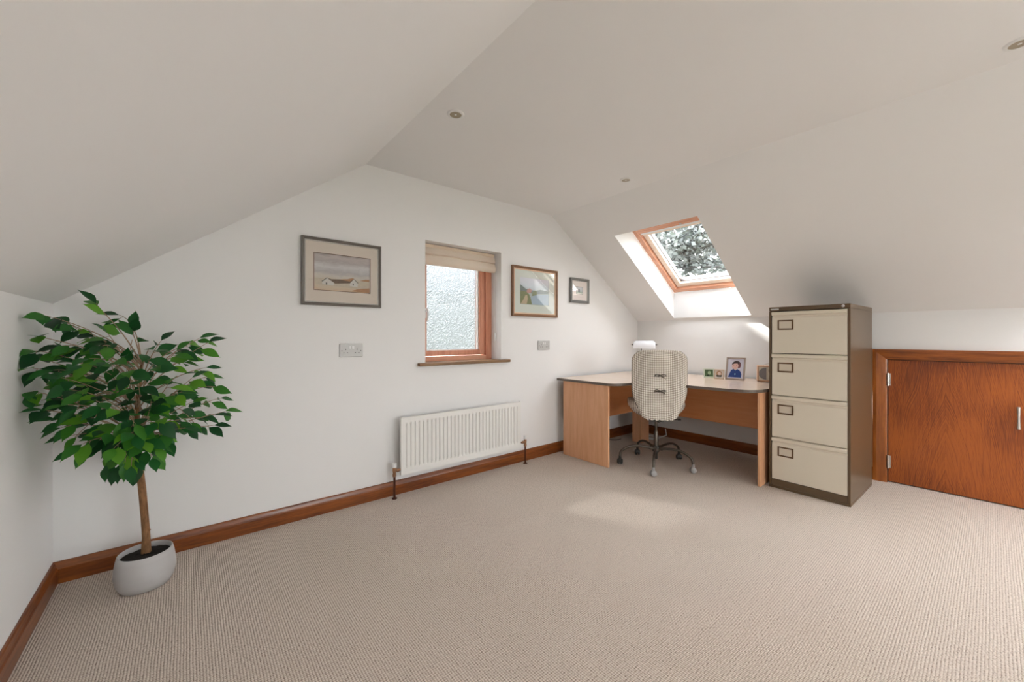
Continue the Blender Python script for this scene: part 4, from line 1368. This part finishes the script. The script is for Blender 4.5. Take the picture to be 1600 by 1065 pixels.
# ------------------------------------------------------------------ potted ficus
random.seed(11)
PX, PY = -.14, 2.40
pl = thing('potted_ficus', 'artificial weeping fig tree in a round grey pot in the left corner', 'plant', (PX, PY, 0))
bm = bmesh.new()
lathe(bm, [(0, .0005), (.078, .0005), (.086, .004), (.098, .030), (.105, .062), (.1035, .095), (.098, .130), (.0935, .150), (.090, .1525), (.0865, .150), (.088, .130), (.090, .118), (0, .118)], 56)
obj('pot', bm, M['pot'], pl, smooth=True, angle=60)
bm = bmesh.new()
rings = []
for j in range(9):
    r = .0885 * j / 8
    ring = []
    for k in range(36):
        a = 2 * pi * k / 36
        ring.append(bm.verts.new((r * cos(a), r * sin(a), .128 + .006 * (1 - j / 8) + random.uniform(-.0025, .0025))))
    rings.append(ring)
for j in range(8):
    for k in range(36): bm.faces.new([rings[j][k], rings[j][(k + 1) % 36], rings[j + 1][(k + 1) % 36], rings[j + 1][k]])
bmesh.ops.remove_doubles(bm, verts=bm.verts, dist=1e-4)
obj('soil', bm, M['soil'], pl, smooth=True)
P0 = Vector((PX, PY, 0))
trunk = [Vector(p) - P0 for p in ((-.140, 2.425, .125), (-.139, 2.422, .20), (-.144, 2.416, .30), (-.152, 2.410, .42), (-.160, 2.405, .52), (-.166, 2.40, .62), (-.168, 2.395, .70), (-.166, 2.385, .80), (-.158, 2.378, .90), (-.150, 2.375, 1.0))]
bm = bmesh.new()
tube(bm, trunk, [.0185, .0145, .0142, .0138, .0132, .0126, .0115, .008, .0055, .003], 14)
lathe(bm, [(0, -.004), (.004, -.003), (.005, 0), (.004, .003), (0, .004)], 8, (.012 + .0, .010, .235))
for v in bm.verts:
    v.co += Vector((random.uniform(-1, 1), random.uniform(-1, 1), 0)) * .0006
obj('trunk', bm, M['bark'], pl, smooth=True, angle=80)

f_, cy_, sy_ = 618.2551, cos(.6887), sin(.6887)
def at(u, v, Y):
    r = (u - 800) / f_
    d = Vector((sy_ + r * cy_, cy_ - r * sy_, -(v - 526.8432) / f_))
    return Vector((0, 0, CAMH)) + d * (Y / d.y)
tips = [(150, 474, 2.38), (186, 492, 2.42), (208, 512, 2.34), (168, 520, 2.30), (66, 492, 2.24), (80, 498, 2.31), (108, 505, 2.44), (60, 525, 2.22),
        (50, 548, 2.25), (46, 575, 2.22), (38, 612, 2.22), (44, 632, 2.26), (70, 640, 2.20), (88, 655, 2.26), (62, 600, 2.40), (95, 668, 2.34),
        (128, 694, 2.22), (110, 680, 2.40), (150, 690, 2.30), (184, 730, 2.30), (205, 728, 2.24), (238, 715, 2.30), (190, 708, 2.46),
        (262, 690, 2.26), (290, 668, 2.22), (276, 650, 2.40), (318, 652, 2.38), (334, 664, 2.42), (352, 642, 2.42), (345, 622, 2.48),
        (336, 604, 2.44), (326, 588, 2.50), (322, 574, 2.40), (300, 590, 2.32), (326, 534, 2.46), (312, 528, 2.40), (296, 540, 2.50),
        (276, 548, 2.34), (288, 566, 2.42), (252, 532, 2.46), (232, 545, 2.28), (240, 575, 2.20), (262, 600, 2.16), (236, 626, 2.12),
        (200, 580, 2.10), (170, 566, 2.12), (140, 560, 2.14), (112, 566, 2.12), (96, 590, 2.14), (120, 610, 2.08), (150, 626, 2.08), (182, 640, 2.08),
        (210, 650, 2.12), (250, 655, 2.16), (140, 650, 2.14), (106, 632, 2.12), (180, 600, 2.56), (220, 560, 2.56), (140, 530, 2.52), (120, 545, 2.30),
        (96, 540, 2.34), (270, 625, 2.54), (230, 650, 2.52), (130, 590, 2.52), (92, 610, 2.48), (160, 540, 2.24), (190, 548, 2.40), (215, 600, 2.14),
        (300, 628, 2.28), (284, 612, 2.20), (74, 562, 2.30), (84, 578, 2.20), (226, 690, 2.20), (165, 672, 2.18), (205, 676, 2.14),
        (168, 728, 2.36), (212, 736, 2.40), (196, 722, 2.26), (244, 700, 2.22), (122, 704, 2.30), (178, 700, 2.18)]
leaf_bm = bmesh.new()
twig_bm = bmesh.new()
nleaf = 0
def leaf(base, direc, nrm, ln, wd):
    """folded ovate leaf with a drip tip"""
    global nleaf
    d = direc.normalized()
    s = d.cross(nrm).normalized()
    n = s.cross(d).normalized()
    prof = [(0, .0), (.10, .30), (.25, .75), (.42, 1.0), (.58, .92), (.74, .62), (.86, .26), (.93, .09), (1.0, 0.0)]
    mid, lf, rt = [], [], []
    curl = random.uniform(.10, .38)
    roll = random.uniform(.10, .35)
    for t_, w_ in prof:
        c = base + d * (t_ * ln) - n * (curl * ln * t_ * t_) + s * (.05 * ln * sin(t_ * 3.1) * roll)
        mid.append(leaf_bm.verts.new(c))
        if 0 < w_:
            lf.append(leaf_bm.verts.new(c + s * wd / 2 * w_ + n * roll * wd * .5 * w_))
            rt.append(leaf_bm.verts.new(c - s * wd / 2 * w_ + n * roll * wd * .5 * w_))
    for side in (lf, rt):
        leaf_bm.faces.new([mid[0], mid[1], side[0]])
        for i in range(len(side) - 1):
            leaf_bm.faces.new([mid[i + 1], mid[i + 2], side[i + 1], side[i]])
        leaf_bm.faces.new([mid[-2], mid[-1], side[-1]])
    nleaf += 1
crownc = Vector((-.160, 2.37, .86)) - P0
for (u, v, Y) in tips:
    tip = at(u, v, Y) - P0
    tz = min(max(.60, tip.z - .12 - random.uniform(0, .12)), .98)
    k = min(3.99, max(0, (tz - .62) / .095))
    root = trunk[5 + int(k)].lerp(trunk[6 + int(k)], k - int(k)) if k < 3.99 and int(k) < 4 else trunk[-1]
    wmid = root.lerp(tip, .5) + Vector((random.uniform(-.03, .03), random.uniform(-.03, .03), random.uniform(.0, .06)))
    c2 = tip - (tip - wmid).normalized() * .05 + Vector((0, 0, random.uniform(-.01, .03)))
    path = bez(root, root.lerp(wmid, .6) + Vector((0, 0, .05)), c2, tip, 12)
    # keep clear of the walls
    for p in path:
        p.x = max(p.x, XL + .03 - PX); p.y = min(p.y, YG - .035 - PY)
    tube(twig_bm, path, [.0030 - .0020 * i / 12 for i in range(13)], 5)
    dist = (tip - root).length
    nl_ = max(3, int(dist / .066))
    for i in range(nl_):
        s = .34 + .66 * (i + random.random() * .4) / nl_
        idx = min(11, int(s * 12))
        b0 = path[idx].lerp(path[idx + 1], s * 12 - idx)
        td = (path[idx + 1] - path[idx]).normalized()
        outw = (b0 - crownc); outw.z *= .2
        if outw.length < 1e-3: outw = Vector((1, 0, 0))
        outw.normalize()
        side = td.cross(Vector((0, 0, 1)))
        if side.length < .1: side = Vector((1, 0, 0))
        side.normalize()
        sgn = 1 if i % 2 else -1
        d = (td * .6 + side * sgn * random.uniform(.3, 1.0) + outw * .4 + Vector((0, 0, random.uniform(-1.1, .1)))).normalized()
        nrm = (Vector((0, 0, .75)) + Vector((.1, -.95, 0)) * random.uniform(.3, 1.4) + Vector((random.uniform(-.5, .5), random.uniform(-.5, .5), 0))).normalized()
        if abs(nrm.dot(d)) > .9: nrm = Vector((0, -1, .3)).normalized()
        ln = random.uniform(.062, .092)
        pet = b0 + d * .014
        tube(twig_bm, [b0, b0 + d * .008 + Vector((0, 0, .002)), pet], .0009, 4)
        end = pet + d * ln
        lim_x, lim_y = XL + .006 - PX, YG - .008 - PY
        if end.x < lim_x: d.x = abs(d.x) * .2; d.normalize()
        if end.y > lim_y: d.y = -abs(d.y) * .3; d.normalize()
        leaf(pet, d, nrm, ln, ln * random.uniform(.48, .60))
    # terminal leaf
    td = (path[-1] - path[-2]).normalized()
    end = path[-1] + td * .06
    if end.x < XL + .006 - PX: td = Vector((.1, td.y, td.z - .4)).normalized()
    leaf(path[-1], (td + Vector((0, 0, -.15))).normalized(), Vector((random.uniform(-.4, .4), -.5, 1)).normalized(), random.uniform(.06, .08), .040)
# fine bare twigs of the artificial stems
for i in range(26):
    u, v, Y = random.choice(tips)
    tip = (at(u, v, Y) - P0).lerp(crownc, random.uniform(.15, .4)) + Vector([random.uniform(-.04, .04) for _ in range(3)])
    tip.x = max(tip.x, XL + .03 - PX); tip.y = min(tip.y, YG - .03 - PY)
    root = crownc.lerp(tip, .1) + Vector([random.uniform(-.03, .03) for _ in range(3)])
    mid_ = root.lerp(tip, .5) + Vector([random.uniform(-.05, .05) for _ in range(3)])
    mid_.x = max(mid_.x, XL + .03 - PX); mid_.y = min(mid_.y, YG - .03 - PY)
    tube(twig_bm, bez(root, mid_, mid_, tip, 8), .0013, 4)
for v_ in leaf_bm.verts:
    v_.co.x = max(v_.co.x, XL + .003 - PX); v_.co.y = min(v_.co.y, YG - .004 - PY)
    if v_.co.x < XL + .08 - PX or True:
        zlim = HKL + (v_.co.x + PX - XL) * (HC - HKL) / (XCL - XL) - .01
        v_.co.z = min(v_.co.z, zlim)
print('leaves', nleaf)
obj('twigs', twig_bm, M['twig'], pl)
obj('foliage', leaf_bm, M['leaf'], pl, smooth=True, angle=180)

# ------------------------------------------------------------------ outside the skylight
gr = plain('garden_ground', (0.12, 0.15, 0.07), .9, noise=.4, nscale=1)
struct('ground', B(((-60, -60, -3.2), (90, 90, -3.0))), gr)
def tree_leafmat():
    m, t, b, out = new_mat('outdoor_foliage')
    g = N(t, 'ShaderNodeNewGeometry')
    rp = N(t, 'ShaderNodeValToRGB')
    rp.color_ramp.elements[0].color = (0.17, 0.19, 0.185, 1)
    rp.color_ramp.elements[1].color = (0.30, 0.32, 0.315, 1)
    L(t, g.outputs['Random Per Island'], rp.inputs[0]); L(t, rp.outputs[0], b.inputs['Base Color'])
    b.inputs['Roughness'].default_value = .6
    return m
random.seed(4)
tr = thing('garden_tree', 'tall grey-green tree outside, seen through the skylight', 'tree', (9.4, 5.2, -3.0))
TO = Vector((9.4, 5.2, -3.0))
tb = bmesh.new()
tube(tb, [(0, 0, 0), (.05, .05, 2.5), (-.05, .0, 5), (.1, .1, 8), (.0, .1, 11)], [.24, .20, .15, .09, .03], 12)
obj('trunk', tb, plain('tree_bark', (.13, .125, .12), .9, noise=.4, nscale=8, bump=.8, bscale=12), tr, smooth=True)
tb = bmesh.new(); lb = bmesh.new()
for i in range(130):
    z = random.choice((random.uniform(4.4, 10.6), random.uniform(4.8, 7.8)))
    a = random.uniform(0, 2 * pi)
    ln = random.uniform(1.9, 3.6) * (1.1 - (z - 3.8) / 11)
    p0 = Vector((0, 0, z)); p3 = Vector((cos(a) * ln, sin(a) * ln, z + random.uniform(-.5, .5)))
    pth = bez(p0, p0.lerp(p3, .3) + Vector((0, 0, .3)), p0.lerp(p3, .7) + Vector((0, 0, .25)), p3, 8)
    tube(tb, pth, [.05 - .004 * k for k in range(9)], 5)
    for k in range(250):
        s = random.uniform(.2, 1.0)
        q = pth[min(8, int(s * 8))] + Vector((random.gauss(0, .16), random.gauss(0, .16), random.gauss(0, .10)))
        d = Vector((random.gauss(0, 1), random.gauss(0, 1), random.gauss(-.2, .6))).normalized()
        s_ = d.cross(Vector((random.gauss(0, 1), random.gauss(0, 1), 1.0))).normalized()
        sz = random.uniform(.07, .14)
        lb.faces.new([lb.verts.new(q), lb.verts.new(q + d * sz * .5 + s_ * sz * .36), lb.verts.new(q + d * sz), lb.verts.new(q + d * sz * .5 - s_ * sz * .36)])
obj('branches', tb, bpy.data.materials['tree_bark'], tr, smooth=True)
obj('foliage', lb, tree_leafmat(), tr)

# unseen house shape, added to dim the sky behind the frosted window
hs = thing('sky_blocking_house', 'unseen pale house added to block bright sky behind the frosted window', 'house', (3.0, 11.0, -3.0))
bm = bmesh.new(); box(bm, (-6.5, 0, 0), (6.5, 5.0, 5.6))
obj('wall', bm, plain('blocker_render', (.42, .42, .41), .9, noise=.2, nscale=1), hs)
bm = bmesh.new()
prism(bm, [(-.3, 5.5), (2.5, 7.6), (5.3, 5.5)], 'X', -6.8, 6.8)
obj('roof', bm, plain('blocker_slates', (.12, .125, .13), .8, noise=.3, nscale=4), hs)
